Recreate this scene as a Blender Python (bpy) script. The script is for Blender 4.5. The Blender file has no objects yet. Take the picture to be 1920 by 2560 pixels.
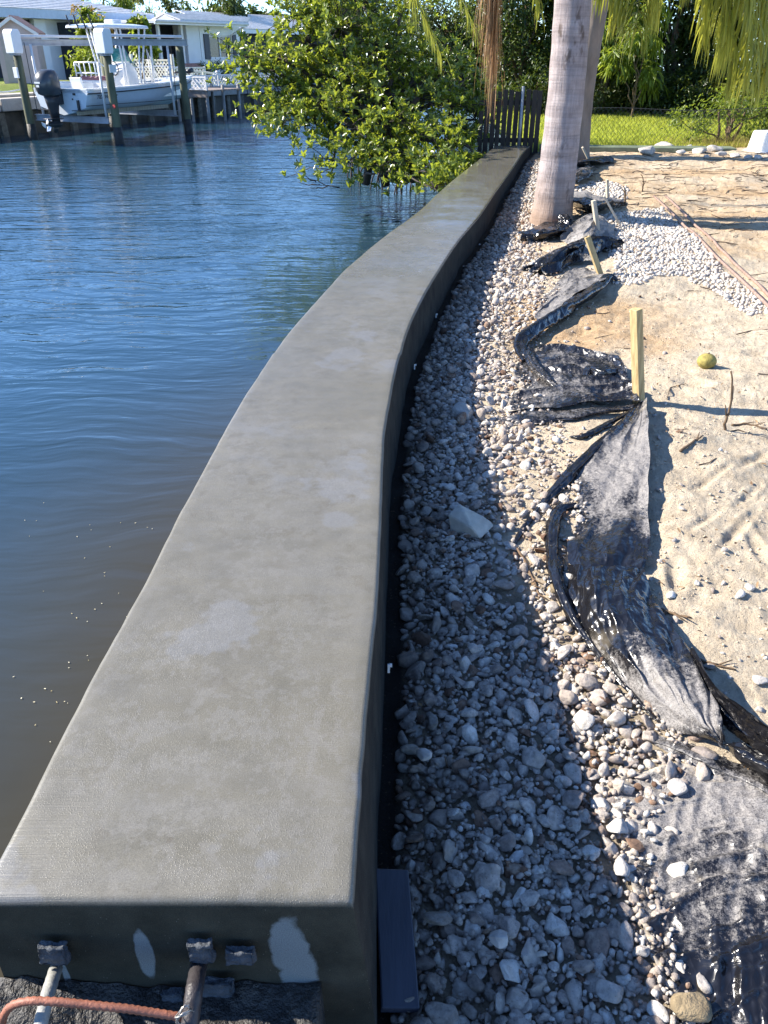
import bpy, bmesh, math, random
import numpy as np
from mathutils import Vector, Matrix

random.seed(11)
RNG = np.random.default_rng(11)
R = math.radians
scene = bpy.context.scene
COL = scene.collection

# ------------------------------------------------------------------ camera
CAM_Z = 2.26            # metres above the canal
PITCH = R(30.1)
FPX = 2000.0            # focal length for a 1920 x 2560 frame
cam_data = bpy.data.cameras.new('camera')
cam_data.sensor_fit = 'VERTICAL'
cam_data.sensor_height = 24.0
cam_data.lens = FPX / 2560.0 * 24.0
cam_data.clip_start = 0.05
cam_data.clip_end = 2000.0
cam = bpy.data.objects.new('camera', cam_data)
cam.location = (0, 0, CAM_Z)
cam.rotation_euler = (R(90) - PITCH, 0, 0)
COL.objects.link(cam)
scene.camera = cam

# ------------------------------------------------------------------ light
SUN_EL = R(34.0)
SUN_AZ = math.atan2(0.195, -0.98)          # angle of the direction towards the sun, from +x
to_sun = Vector((math.cos(SUN_AZ) * math.cos(SUN_EL), math.sin(SUN_AZ) * math.cos(SUN_EL), math.sin(SUN_EL)))
world = bpy.data.worlds.new('World')
scene.world = world
world.use_nodes = True
wn = world.node_tree
wn.nodes.clear()
wo = wn.nodes.new('ShaderNodeOutputWorld')
wb = wn.nodes.new('ShaderNodeBackground')
sk = wn.nodes.new('ShaderNodeTexSky')
sk.sky_type = 'NISHITA'
sk.sun_disc = False
sk.sun_elevation = SUN_EL
sk.sun_rotation = R(90) - SUN_AZ
sk.air_density = 0.65
sk.dust_density = 0.0
sk.ozone_density = 6.0
wb.inputs['Strength'].default_value = 0.14
wn.links.new(sk.outputs[0], wb.inputs['Color'])
wn.links.new(wb.outputs[0], wo.inputs['Surface'])

sun_d = bpy.data.lights.new('sun', 'SUN')
sun_d.energy = 5.0
sun_d.angle = R(0.53)
sun_d.color = (1.0, 0.93, 0.82)
sun = bpy.data.objects.new('sun', sun_d)
sun.rotation_euler = (-to_sun).to_track_quat('-Z', 'Y').to_euler()
sun.location = (-20, 5, 20)
COL.objects.link(sun)

scene.view_settings.view_transform = 'Standard'
scene.view_settings.look = 'None'
scene.view_settings.exposure = 1.30
scene.view_settings.gamma = 1.0
scene.view_settings.use_curve_mapping = False
scene.render.engine = 'CYCLES'
scene.cycles.use_denoising = True
scene.cycles.max_bounces = 8
scene.cycles.transparent_max_bounces = 12
scene.cycles.caustics_reflective = False
scene.cycles.caustics_refractive = False
scene.cycles.sample_clamp_indirect = 6.0

# ------------------------------------------------------------------ survey helpers
# sight lines from the survey point turn bearings taken from the photograph into places
ST, CT = math.sin(PITCH), math.cos(PITCH)
def sight(u, v):
    a = (u - 960.0) / FPX
    b = -(v - 1280.0) / FPX
    return np.array([a, CT + b * ST, -ST + b * CT])
def P(u, v, z):                       # where the sight line meets the level z
    d = sight(u, v)
    t = (z - CAM_Z) / d[2]
    return Vector((d[0] * t, d[1] * t, z))
def Y(u, v, y):                       # where it meets the upright plane y
    d = sight(u, v)
    t = y / d[1]
    return Vector((d[0] * t, y, CAM_Z + d[2] * t))

# ------------------------------------------------------------------ noise
def _h(ix, iy, seed):
    s = np.sin(ix * 127.1 + iy * 311.7 + seed * 74.7) * 43758.5453
    return s - np.floor(s)
def vnoise(x, y, seed=0):
    x = np.asarray(x, float); y = np.asarray(y, float)
    ix = np.floor(x); iy = np.floor(y)
    fx = x - ix; fy = y - iy
    fx = fx * fx * fx * (fx * (fx * 6 - 15) + 10); fy = fy * fy * fy * (fy * (fy * 6 - 15) + 10)
    a = _h(ix, iy, seed); b = _h(ix + 1, iy, seed); c = _h(ix, iy + 1, seed); d = _h(ix + 1, iy + 1, seed)
    return ((a * (1 - fx) + b * fx) * (1 - fy) + (c * (1 - fx) + d * fx) * fy) * 2 - 1
def fbm(x, y, seed=0, octs=4, gain=0.5):
    x = np.asarray(x, float); y = np.asarray(y, float)
    s = 0; a = 1.0
    for k in range(octs):
        s = s + a * vnoise(x, y, seed + k * 3.3)
        x, y = (x * 1.6 + y * 1.2) + 5.1, (-x * 1.2 + y * 1.6) + 1.7
        a *= gain
    return s
def smooth(t):
    t = np.clip(t, 0, 1)
    return t * t * (3 - 2 * t)

# ------------------------------------------------------------------ materials
def new_mat(name):
    m = bpy.data.materials.new(name)
    m.use_nodes = True
    nt = m.node_tree
    return m, nt, nt.nodes['Principled BSDF'], nt.nodes['Material Output']
class NT:
    """small node-building helper"""
    def __init__(self, nt):
        self.nt = nt
        self._co = None
    def n(self, kind, **kw):
        nd = self.nt.nodes.new(kind)
        for k, v in kw.items():
            setattr(nd, k, v)
        return nd
    def link(self, a, b):
        self.nt.links.new(a, b)
    def coord(self, kind='Object'):
        if self._co is None:
            self._co = self.n('ShaderNodeTexCoord')
        return self._co.outputs[kind]
    def mapped(self, scale=(1, 1, 1), rot=(0, 0, 0), loc=(0, 0, 0), kind='Object', src=None):
        mp = self.n('ShaderNodeMapping')
        mp.inputs['Scale'].default_value = scale
        mp.inputs['Rotation'].default_value = rot
        mp.inputs['Location'].default_value = loc
        self.link(src if src is not None else self.coord(kind), mp.inputs['Vector'])
        return mp.outputs[0]
    def noise(self, scale, detail=4, rough=0.55, vec=None, dist=0.0):
        t = self.n('ShaderNodeTexNoise')
        t.inputs['Scale'].default_value = scale
        t.inputs['Detail'].default_value = detail
        t.inputs['Roughness'].default_value = rough
        t.inputs['Distortion'].default_value = dist
        self.link(vec if vec is not None else self.coord(), t.inputs['Vector'])
        return t.outputs['Fac']
    def voronoi(self, scale, vec=None, feature='F1', out='Distance'):
        t = self.n('ShaderNodeTexVoronoi', feature=feature)
        t.inputs['Scale'].default_value = scale
        self.link(vec if vec is not None else self.coord(), t.inputs['Vector'])
        return t.outputs[out]
    def ramp(self, fac, stops, interp='LINEAR'):
        r = self.n('ShaderNodeValToRGB')
        r.color_ramp.interpolation = interp
        el = r.color_ramp.elements
        while len(el) < len(stops):
            el.new(0.5)
        for e, (p, c) in zip(el, stops):
            e.position = p
            if not hasattr(c, '__len__'):
                c = (c, c, c)
            e.color = (*c[:3], 1)
        self.link(fac, r.inputs[0])
        return r.outputs[0]
    def mix(self, fac, a, b, blend='MIX'):
        m = self.n('ShaderNodeMix', data_type='RGBA', blend_type=blend)
        for idx, val in ((0, fac), (6, a), (7, b)):
            if hasattr(val, 'is_linked') or isinstance(val, bpy.types.NodeSocket):
                self.link(val, m.inputs[idx])
            else:
                if idx == 0:
                    m.inputs[0].default_value = val
                else:
                    m.inputs[idx].default_value = (*val[:3], 1)
        return m.outputs[2]
    def math(self, op, a, b=0.0, clamp=False):
        m = self.n('ShaderNodeMath', operation=op, use_clamp=clamp)
        for k, val in enumerate((a, b)):
            if isinstance(val, bpy.types.NodeSocket):
                self.link(val, m.inputs[k])
            else:
                m.inputs[k].default_value = val
        return m.outputs[0]
    def maprange(self, v, a, b, c=0.0, d=1.0, smoothstep=False):
        m = self.n('ShaderNodeMapRange')
        if smoothstep:
            m.interpolation_type = 'SMOOTHSTEP'
        m.inputs[1].default_value = a; m.inputs[2].default_value = b
        m.inputs[3].default_value = c; m.inputs[4].default_value = d
        self.link(v, m.inputs[0])
        return m.outputs[0]
    def attr(self, name, out='Fac'):
        a = self.n('ShaderNodeAttribute', attribute_name=name)
        return a.outputs[out]
    def bump(self, height, strength=0.5, dist=0.01, normal=None):
        b = self.n('ShaderNodeBump')
        b.inputs['Strength'].default_value = strength
        b.inputs['Distance'].default_value = dist
        self.link(height, b.inputs['Height'])
        if normal is not None:
            self.link(normal, b.inputs['Normal'])
        return b.outputs[0]
    def sep(self, vec):
        s = self.n('ShaderNodeSeparateXYZ')
        self.link(vec, s.inputs[0])
        return s.outputs

MAT = {}
def simple(name, col, rough=0.6, var=0.15, scale=8.0, bump=0.0, bscale=60.0, metallic=0.0, spec=0.5, bdist=0.004, stretch=(1, 1, 1)):
    m, nt, bs, out = new_mat(name)
    h = NT(nt)
    vec = h.mapped(scale=stretch)
    f = h.noise(scale, 5, 0.6, vec)
    a = tuple(c * (1 - var) for c in col); b = tuple(min(1, c * (1 + var)) for c in col)
    h.link(h.ramp(f, [(0.3, a), (0.7, b)]), bs.inputs['Base Color'])
    bs.inputs['Roughness'].default_value = rough
    bs.inputs['Metallic'].default_value = metallic
    bs.inputs['Specular IOR Level'].default_value = spec
    if bump:
        h.link(h.bump(h.noise(bscale, 4, 0.6, vec), bump, bdist), bs.inputs['Normal'])
    MAT[name] = m
    return m
def leaf_mat(name, dark, light, rough=0.35, transl=0.35, tcol=None, spec=0.5):
    m, nt, bs, out = new_mat(name)
    h = NT(nt)
    f = h.attr('tint')
    col = h.ramp(f, [(0.0, dark), (1.0, light)])
    h.link(col, bs.inputs['Base Color'])
    bs.inputs['Roughness'].default_value = rough
    bs.inputs['Specular IOR Level'].default_value = spec
    tr = h.n('ShaderNodeBsdfTranslucent')
    tc = tcol or tuple(min(1, c * 1.7) for c in light)
    h.link(h.mix(f, tuple(c * 0.6 for c in tc), tc), tr.inputs['Color'])
    mx = h.n('ShaderNodeMixShader')
    mx.inputs[0].default_value = transl
    h.link(bs.outputs[0], mx.inputs[1]); h.link(tr.outputs[0], mx.inputs[2])
    h.link(mx.outputs[0], out.inputs['Surface'])
    MAT[name] = m
    return m

# ------------------------------------------------------------------ mesh helpers
def set_props(o, label=None, cat=None, group=None, kind=None):
    if label: o['label'] = label
    if cat: o['category'] = cat
    if group: o['group'] = group
    if kind: o['kind'] = kind
    return o
def empty(name, loc=(0, 0, 0), rz=0.0, label=None, cat=None, group=None, kind=None, parent=None):
    o = bpy.data.objects.new(name, None)
    o.location = loc
    o.rotation_euler = (0, 0, rz)
    o.empty_display_size = 0.1
    COL.objects.link(o)
    if parent: o.parent = parent
    return set_props(o, label, cat, group, kind)
def link_mesh(name, me, mat=None, parent=None, **kw):
    o = bpy.data.objects.new(name, me)
    COL.objects.link(o)
    if mat is not None and len(me.materials) == 0:
        me.materials.append(MAT[mat] if isinstance(mat, str) else mat)
    if parent is not None: o.parent = parent
    return set_props(o, **kw)
def np_mesh(name, verts, faces, smooth_shade=False, attrs=None):
    """verts (n,3); faces (m,k) all with the same k; attrs: per-vertex floats"""
    verts = np.ascontiguousarray(verts, np.float32); faces = np.ascontiguousarray(faces, np.int32)
    me = bpy.data.meshes.new(name)
    m, k = faces.shape
    me.vertices.add(len(verts)); me.vertices.foreach_set('co', verts.ravel())
    me.loops.add(m * k); me.loops.foreach_set('vertex_index', faces.ravel())
    me.polygons.add(m)
    me.polygons.foreach_set('loop_start', np.arange(0, m * k, k, dtype=np.int32))
    me.polygons.foreach_set('loop_total', np.full(m, k, np.int32))
    if smooth_shade:
        me.polygons.foreach_set('use_smooth', np.ones(m, bool))
    for an, arr in (attrs or {}).items():
        a = me.attributes.new(an, 'FLOAT', 'POINT')
        a.data.foreach_set('value', np.ascontiguousarray(arr, np.float32))
    me.update(calc_edges=True)
    return me
class MB:
    """collects shapes, then links them as ONE mesh object"""
    def __init__(self):
        self.v = []; self.f = []
    def add(self, verts, faces):
        b = len(self.v)
        self.v += [tuple(p) for p in verts]
        self.f += [tuple(i + b for i in f) for f in faces]
        return self
    def box(self, c, s, rot=None, taper=1.0):
        c = Vector(c); hx, hy, hz = s[0] / 2, s[1] / 2, s[2] / 2
        pts = []
        for z, k in ((-hz, 1.0), (hz, taper)):
            for x, y in ((-hx, -hy), (hx, -hy), (hx, hy), (-hx, hy)):
                p = Vector((x * k, y * k, z))
                if rot is not None: p = rot @ p
                pts.append(c + p)
        return self.add(pts, [(3, 2, 1, 0), (4, 5, 6, 7), (0, 1, 5, 4), (1, 2, 6, 5), (2, 3, 7, 6), (3, 0, 4, 7)])
    def bar(self, a, b, w, h=None, roll=0.0):
        """square bar between two points"""
        a = Vector(a); b = Vector(b); h = h or w
        d = b - a
        q = d.to_track_quat('Z', 'Y').to_matrix() @ Matrix.Rotation(roll, 3, 'Z')
        return self.box((a + b) / 2, (w, h, d.length), q)
    def tube(self, pts, rad, n=8, caps=True):
        pts = [Vector(p) for p in pts]
        if not hasattr(rad, '__len__'): rad = [rad] * len(pts)
        up = None; verts = []; faces = []
        for i, p in enumerate(pts):
            d = (pts[min(i + 1, len(pts) - 1)] - pts[max(i - 1, 0)]).normalized()
            if up is None:
                up = d.orthogonal().normalized()
            else:
                up = (up - d * up.dot(d))
                up = up.normalized() if up.length > 1e-6 else d.orthogonal().normalized()
            s = d.cross(up)
            for k in range(n):
                a = 2 * math.pi * k / n
                verts.append(p + (up * math.cos(a) + s * math.sin(a)) * rad[i])
        for i in range(len(pts) - 1):
            for k in range(n):
                a = i * n + k; b = i * n + (k + 1) % n
                faces.append((a, b, b + n, a + n))
        if caps:
            faces.append(tuple(reversed(range(n))))
            faces.append(tuple(range((len(pts) - 1) * n, len(pts) * n)))
        return self.add(verts, faces)
    def prism(self, poly, z0, z1):
        n = len(poly)
        v = [(x, y, z0) for x, y in poly] + [(x, y, z1) for x, y in poly]
        f = [tuple(reversed(range(n))), tuple(range(n, 2 * n))]
        f += [(i, (i + 1) % n, n + (i + 1) % n, n + i) for i in range(n)]
        return self.add(v, f)
    def loft(self, rings, close=True, caps=True):
        n = len(rings[0]); verts = [p for r in rings for p in r]; faces = []
        for i in range(len(rings) - 1):
            for k in range(n if close else n - 1):
                a = i * n + k; b = i * n + (k + 1) % n
                faces.append((a, b, b + n, a + n))
        if caps:
            faces.append(tuple(reversed(range(n))))
            faces.append(tuple(range((len(rings) - 1) * n, len(rings) * n)))
        return self.add(verts, faces)
    def ball(self, c, r, n=12, m=8, sc=(1, 1, 1)):
        rings = []
        for i in range(m + 1):
            t = math.pi * i / m
            rr = max(1e-4, math.sin(t)) * r
            rings.append([(c[0] + sc[0] * rr * math.cos(2 * math.pi * k / n), c[1] + sc[1] * rr * math.sin(2 * math.pi * k / n), c[2] - sc[2] * r * math.cos(t)) for k in range(n)])
        return self.loft(rings)
    def mesh(self, name, smooth_shade=False):
        me = bpy.data.meshes.new(name)
        me.from_pydata(self.v, [], self.f)
        bm = bmesh.new(); bm.from_mesh(me)
        bmesh.ops.recalc_face_normals(bm, faces=bm.faces)
        bm.to_mesh(me); bm.free()
        if smooth_shade:
            me.polygons.foreach_set('use_smooth', np.ones(len(me.polygons), bool))
        return me
    def build(self, name, mat, parent=None, smooth_shade=False, bevel=0.0, **kw):
        o = link_mesh(name, self.mesh(name, smooth_shade), mat, parent, **kw)
        if bevel:
            md = o.modifiers.new('soft_edge', 'BEVEL')
            md.width = bevel; md.segments = 2; md.limit_method = 'ANGLE'
        return o

def leaf_batch(pos, direc, nrm, length, width, tint, shape=0.55, fold=0.18, droop=0.0):
    """arrays -> verts, quads, tint per vertex; each leaf two quads folded on the midrib"""
    n = len(pos)
    d = direc / np.linalg.norm(direc, axis=1, keepdims=True)
    s = np.cross(d, nrm); s /= (np.linalg.norm(s, axis=1, keepdims=True) + 1e-9)
    up = np.cross(s, d)
    L = np.broadcast_to(np.asarray(length, float), (n,))[:, None]; W = np.broadcast_to(np.asarray(width, float), (n,))[:, None]
    dr = np.array([0, 0, -1.0]) * droop
    base = pos
    tip = pos + d * L + dr * L
    l1 = pos + d * L * 0.30 + s * W * 0.42 + up * W * fold + dr * L * 0.10
    l2 = pos + d * L * 0.74 + s * W * shape * 0.72 + up * W * fold + dr * L * 0.55
    r1 = pos + d * L * 0.30 - s * W * 0.42 + up * W * fold + dr * L * 0.10
    r2 = pos + d * L * 0.74 - s * W * shape * 0.72 + up * W * fold + dr * L * 0.55
    v = np.stack([base, l1, l2, tip, r2, r1], 1).reshape(-1, 3)
    k = np.arange(n)[:, None] * 6
    f = np.concatenate([k + np.array([[0, 3, 2, 1]]), k + np.array([[0, 5, 4, 3]])], 0)
    return v, f, np.repeat(tint, 6)
def unit(n, rng=RNG):
    a = rng.normal(size=(n, 3))
    return a / np.linalg.norm(a, axis=1, keepdims=True)

# ================================================================== wall line and ground shape
CAP_Z = 0.90
_left = [(-62, 2250), (0, 2132), (54, 2029), (108, 1921), (163, 1818), (235, 1680), (301, 1559), (368, 1445), (437, 1300), (487, 1207), (559, 1077), (610, 987), (642, 941), (681, 880), (717, 832), (757, 787), (811, 727), (859, 675), (883, 654), (930, 614), (981, 574), (1020, 548), (1054, 521), (1096, 480), (1141, 442), (1195, 400), (1231, 370), (1247, 357)]
_right = [(886, 2255), (892, 2144), (907, 1963), (916, 1812), (928, 1662), (943, 1511), (950, 1395), (954, 1298), (957, 1207), (959, 1153), (961, 1099), (968, 1045), (978, 990), (983, 956), (994, 908), (1010, 856), (1025, 808), (1037, 784), (1061, 736), (1071, 717), (1098, 675), (1123, 635), (1150, 596), (1174, 569), (1204, 533), (1231, 491), (1259, 451), (1277, 427), (1307, 382), (1334, 355)]
_L = np.array([P(u, v, CAP_Z)[:2] for u, v in _left]); _R = np.array([P(u, v, CAP_Z)[:2] for u, v in _right])
def _smooth_line(A):
    """resample by y and soften tracing jitter a little"""
    ys = np.concatenate([np.arange(A[0, 1], 4, .06), np.arange(4, A[-1, 1], .12)])
    xs = np.interp(ys, A[:, 1], A[:, 0])
    k = np.array([1, 2, 3, 2, 1]) / 9.0
    xp = np.concatenate([[xs[0] * 2 - xs[2], xs[0] * 2 - xs[1]], xs, [xs[-1] * 2 - xs[-2], xs[-1] * 2 - xs[-3]]])
    return ys, np.convolve(xp, k, 'valid')
_ly, _lx = _smooth_line(_L); _ry, _rx = _smooth_line(_R)
Y_FRONT = float(_R[0, 1]); Y_END = 14.15
def cap_l(y): return np.interp(y, _ly, _lx)
def cap_r(y): return np.interp(y, _ry, _rx)

_GY = [-10, 0, 1, 2, 4, 6, 9, 12, 14.4, 40]
_GZ = [.40, .40, .42, .49, .595, .65, .69, .74, .77, .77]
PITS = []          # x, y, rx, ry, depth, angle
def gz0(x, y):
    x = np.asarray(x, float); y = np.asarray(y, float)
    base = np.interp(y, _GY, _GZ)
    d = x - cap_r(y)
    sandy = smooth((d - .55) / .7)
    z = base + .055 * sandy
    z = z + (.012 + .022 * sandy) * fbm(x * .9, y * .9, 2, 3) + (.004 + .011 * sandy) * fbm(x * 3.1, y * 3.1, 7, 3) + .0050 * fbm(x * 11, y * 11, 21, 3) + .0045 * sandy * np.abs(fbm(x * 27, y * 27, 27, 2))
    return z
def gz(x, y):
    z = gz0(x, y)
    for (px, py, rx, ry, dep, an) in PITS:
        c, s = math.cos(an), math.sin(an)
        dx = np.asarray(x, float) - px; dy = np.asarray(y, float) - py
        a = (dx * c + dy * s) / rx; b = (-dx * s + dy * c) / ry
        r2 = a * a + b * b
        z = z - dep * .7 * np.exp(-r2 * 1.6) + dep * .25 * np.exp(-((np.sqrt(r2) - 1.25) ** 2) * 5)
    return z
def G(u, v, dz=0.0, f=None):          # sight line to the ground, dz above it
    f = f or gz
    z = .55
    for _ in range(9):
        p = P(u, v, z + dz)
        z = float(f(p.x, p.y))
    return P(u, v, z + dz)
for (u, v, rx, ry, dep, an) in [
        (1730, 958, .10, .055, .045, -.6), (1800, 940, .09, .07, .03, .2), (1895, 885, .10, .06, .03, .3), (1640, 1040, .07, .05, .02, 0),
        (1545, 890, .09, .05, .04, .6), (1695, 985, .12, .05, .022, -.2), (1690, 1440, .035, .11, .028, -.25), (1880, 1150, .20, .028, .022, .75), (1800, 1180, .22, .022, .018, .72),
        (1840, 1330, .22, .026, .022, .85), (1895, 1370, .03, .13, .022, -.1), (1760, 1300, .15, .02, .014, .7), (1850, 700, .14, .06, .02, .2), (1700, 810, .16, .06, .018, .3),
        (1780, 1480, .10, .05, .014, .3), (1860, 1560, .09, .06, .018, -.4), (1720, 740, .14, .05, .018, .1), (1600, 800, .1, .05, .02, .4), (1910, 1000, .10, .05, .022, -.2),
        (1480, 780, .10, .06, .03, .3), (1450, 830, .12, .07, .03, .5), (1750, 1210, .10, .04, .018, .9), (1870, 1240, .14, .02, .016, .8)]:
    p = G(u, v, 0, gz0)
    PITS.append((p.x, p.y, rx, ry, dep, an))

# ------------------------------------------------------------------ where the gravel lies (masks on the ground)
def _line(pts):
    a = np.array([G(u, v)[:2] for u, v in pts])
    return a
GRAVEL_EDGE = _line([(1690, 2620), (1655, 2560), (1625, 2450), (1572, 2310), (1545, 2180), (1560, 2050), (1650, 1930), (1610, 1800), (1545, 1700), (1480, 1600), (1420, 1500), (1380, 1400), (1370, 1310), (1390, 1240), (1370, 1170), (1330, 1080), (1290, 980), (1285, 900), (1310, 830), (1350, 750), (1345, 690), (1340, 630), (1330, 570), (1330, 520), (1350, 470), (1400, 430), (1420, 405)])
_o = np.argsort(GRAVEL_EDGE[:, 1])
_gy, _gx = GRAVEL_EDGE[_o, 1], GRAVEL_EDGE[_o, 0]
def gravel_edge(y): return np.interp(y, _gy, _gx)
def _inside(poly, x, y):
    x = np.asarray(x, float); y = np.asarray(y, float)
    r = np.zeros(x.shape, bool)
    n = len(poly)
    for i in range(n):
        x0, y0 = poly[i]; x1, y1 = poly[(i + 1) % n]
        c = ((y0 > y) != (y1 > y)) & (x < (x1 - x0) * (y - y0) / (y1 - y0 + 1e-12) + x0)
        r ^= c
    return r
PATCH = [_line([(1475, 555), (1530, 535), (1650, 515), (1700, 560), (1770, 640), (1860, 715), (1925, 770), (1890, 790), (1800, 740), (1720, 690), (1640, 690), (1570, 715), (1520, 705), (1540, 650), (1500, 610)]),
         _line([(1440, 470), (1500, 455), (1570, 470), (1560, 500), (1500, 505), (1450, 510)]),
         _line([(1435, 420), (1480, 410), (1475, 440), (1440, 455)])]

# ------------------------------------------------------------------ materials of ground, wall and water
def ground_material():
    m, nt, bs, out = new_mat('sand')
    h = NT(nt)
    n1 = h.noise(1.3, 5, .6); n2 = h.noise(14, 5, .65); n3 = h.noise(170, 3, .7)
    pale = h.ramp(n2, [(.3, (.44, .375, .285)), (.55, (.58, .505, .40)), (.8, (.68, .62, .51))])
    tan = h.ramp(n2, [(.3, (.38, .26, .155)), (.6, (.52, .39, .25)), (.85, (.60, .48, .33))])
    far = h.attr('far')
    k = h.math('ADD', h.math('MULTIPLY', far, .85), h.math('MULTIPLY', h.math('SUBTRACT', n1, .5), 1.3), clamp=True)
    k = h.maprange(k, .28, .68, 0, 1)
    col = h.mix(k, pale, tan)
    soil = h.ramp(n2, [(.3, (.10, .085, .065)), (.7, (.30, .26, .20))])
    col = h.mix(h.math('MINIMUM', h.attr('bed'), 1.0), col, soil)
    col = h.mix(h.maprange(h.attr('bed'), .95, 1.3, 0, 1), col, (.018, .016, .014))  # near-black wall foot: its deep shadow painted in, with dark wet soil
    speck = h.ramp(h.noise(95, 2, .5), [(.30, 1), (.36, 0)])
    col = h.mix(h.math('MULTIPLY', speck, .45), col, (.16, .11, .07))
    col = h.mix(.35, col, h.ramp(n3, [(.3, (.35, .29, .22)), (.7, (.72, .66, .54))]), 'OVERLAY')
    h.link(col, bs.inputs['Base Color'])
    bs.inputs['Roughness'].default_value = .95
    bs.inputs['Specular IOR Level'].default_value = .2
    b1 = h.bump(h.noise(38, 6, .75), 1.0, .022)
    b2 = h.bump(n3, .7, .005, b1)
    h.link(b2, bs.inputs['Normal'])
    MAT['sand'] = m
ground_material()

def concrete_cap_material():
    m, nt, bs, out = new_mat('wet_concrete')
    h = NT(nt)
    big = h.noise(1.1, 3, .5); mid = h.noise(9, 6, .65); fine = h.noise(420, 2, .6)
    drag = h.noise(2.0, 5, .6, h.mapped(scale=(1.0, 9, 1)))                # trowel passes across the cap
    col = h.ramp(mid, [(.28, (.118, .109, .082)), (.5, (.147, .136, .106)), (.75, (.175, .163, .130))])
    col = h.mix(h.ramp(drag, [(.40, 0), (.70, .40)]), col, (.165, .160, .148))
    col = h.mix(h.ramp(big, [(.45, 0), (.68, .38)]), col, (.130, .116, .078))
    col = h.mix(h.ramp(h.noise(1.9, 5, .65, h.mapped(loc=(3, 7, 1))), [(.56, 0), (.63, .35)]), col, (.185, .190, .196))
    # blotchy mortar skin: irregular islands of paler and browner paste
    isl = h.noise(26, 6, .75, h.mapped(scale=(1, .8, 1), loc=(4, 4, 4)))
    col = h.mix(h.math('MULTIPLY', h.ramp(isl, [(.50, 0), (.56, 1)]), h.ramp(h.noise(1.5, 3, .5, h.mapped(loc=(6, 0, 2))), [(.40, .05), (.62, .6)])), col, (.178, .168, .145))
    isl2 = h.noise(11, 6, .7, h.mapped(loc=(1, 9, 4)))
    col = h.mix(h.math('MULTIPLY', h.ramp(isl2, [(.56, 0), (.62, .7)]), h.ramp(h.noise(.9, 3, .5, h.mapped(loc=(2, 6, 2))), [(.42, 0), (.6, .8)])), col, (.120, .106, .076))
    veil = h.noise(2.4, 5, .6, h.mapped(loc=(.35, 1.4, 0)))
    col = h.mix(h.ramp(veil, [(.60, 0), (.625, .38)]), col, (.185, .190, .200))
    # damp and drier blotches with their own outline
    sp = h.ramp(h.voronoi(5.0, h.mapped(loc=(.3, .2, 0))), [(.02, 1), (.05, 0)])
    col = h.mix(h.math('MULTIPLY', sp, .55), col, (.10, .085, .06))
    col = h.mix(h.math('MULTIPLY', h.ramp(h.voronoi(16), [(.012, 1), (.03, 0)]), .6), col, (.06, .055, .05))
    # paler plaster-like patches left on the end face
    pos = h.sep(h.coord())
    def blob(cx, cz, rx, rz, seed):
        nz = h.math('MULTIPLY', h.math('SUBTRACT', h.noise(16, 4, .6, h.mapped(loc=(seed, 0, 0))), .5), 1.5)
        a = h.math('DIVIDE', h.math('SUBTRACT', pos[0], cx), rx); b = h.math('DIVIDE', h.math('SUBTRACT', pos[2], cz), rz)
        r = h.math('ADD', h.math('ADD', h.math('MULTIPLY', a, a), h.math('MULTIPLY', b, b)), nz)
        return h.maprange(r, 1.05, .70, 0, 1)
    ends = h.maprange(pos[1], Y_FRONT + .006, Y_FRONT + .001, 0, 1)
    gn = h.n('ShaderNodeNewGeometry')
    flank = h.maprange(h.sep(gn.outputs['Normal'])[0], .45, .80, 0, 1)   # land face dark with form stain, its shade painted in as well
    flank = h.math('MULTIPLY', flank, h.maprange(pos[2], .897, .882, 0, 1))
    bl = None
    for (u, v, ru, rv, sd) in [(722, 2365, 55, 75, 1), (752, 2455, 58, 95, 4), (362, 2385, 38, 62, 2), (168, 2445, 26, 50, 3)]:
        c = Y(u, v, Y_FRONT); e = Y(u + ru, v + rv, Y_FRONT)
        k = blob(c.x, c.z, abs(e.x - c.x), abs(e.z - c.z), sd)
        bl = k if bl is None else h.math('MAXIMUM', bl, k)
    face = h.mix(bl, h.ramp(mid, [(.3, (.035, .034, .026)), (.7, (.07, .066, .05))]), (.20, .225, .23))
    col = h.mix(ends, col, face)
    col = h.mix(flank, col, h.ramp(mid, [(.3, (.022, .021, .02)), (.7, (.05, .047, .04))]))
    col = h.mix(.55, col, h.ramp(fine, [(.3, (.28, .28, .28)), (.72, (.74, .74, .74))]), 'OVERLAY')
    dots = h.ramp(h.voronoi(95, h.mapped(loc=(5, 3, 0))), [(.05, 1), (.11, 0)])
    col = h.mix(h.math('MULTIPLY', dots, h.ramp(h.noise(40, 2, .5), [(.52, 0), (.6, .6)])), col, (.30, .29, .26))
    pin = h.ramp(h.voronoi(60, h.mapped(loc=(1, 8, 0))), [(.035, 1), (.07, 0)])
    col = h.mix(h.math('MULTIPLY', pin, h.ramp(h.noise(31, 2, .5), [(.54, 0), (.6, .75)])), col, (.05, .045, .04))
    h.link(col, bs.inputs['Base Color'])
    # a film of water lies on the far half and in blotches nearer by
    wet = h.math('ADD', h.maprange(pos[1], 2.5, 8.5, 0, .75), h.math('MULTIPLY', h.math('SUBTRACT', big, .45), .8), clamp=True)
    rough = h.maprange(wet, .15, .75, .47, .13)
    rough = h.math('ADD', rough, h.math('MULTIPLY', h.math('SUBTRACT', mid, .5), .16), clamp=True)
    dull = h.math('MAXIMUM', flank, ends)
    rough = h.math('MAXIMUM', rough, h.math('MULTIPLY', dull, .92))
    h.link(rough, bs.inputs['Roughness'])
    h.link(h.maprange(dull, 0, 1, .6, .08), bs.inputs['Specular IOR Level'])
    # trowel and broom lines run across the cap; grit stands proud where it is dry
    broom = h.noise(1.0, 3, .6, h.mapped(scale=(5, 210, 1)))
    bmask = h.ramp(h.noise(1.6, 3, .5, h.mapped(loc=(9, 2, 0))), [(.45, .05), (.65, 1)])
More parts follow.
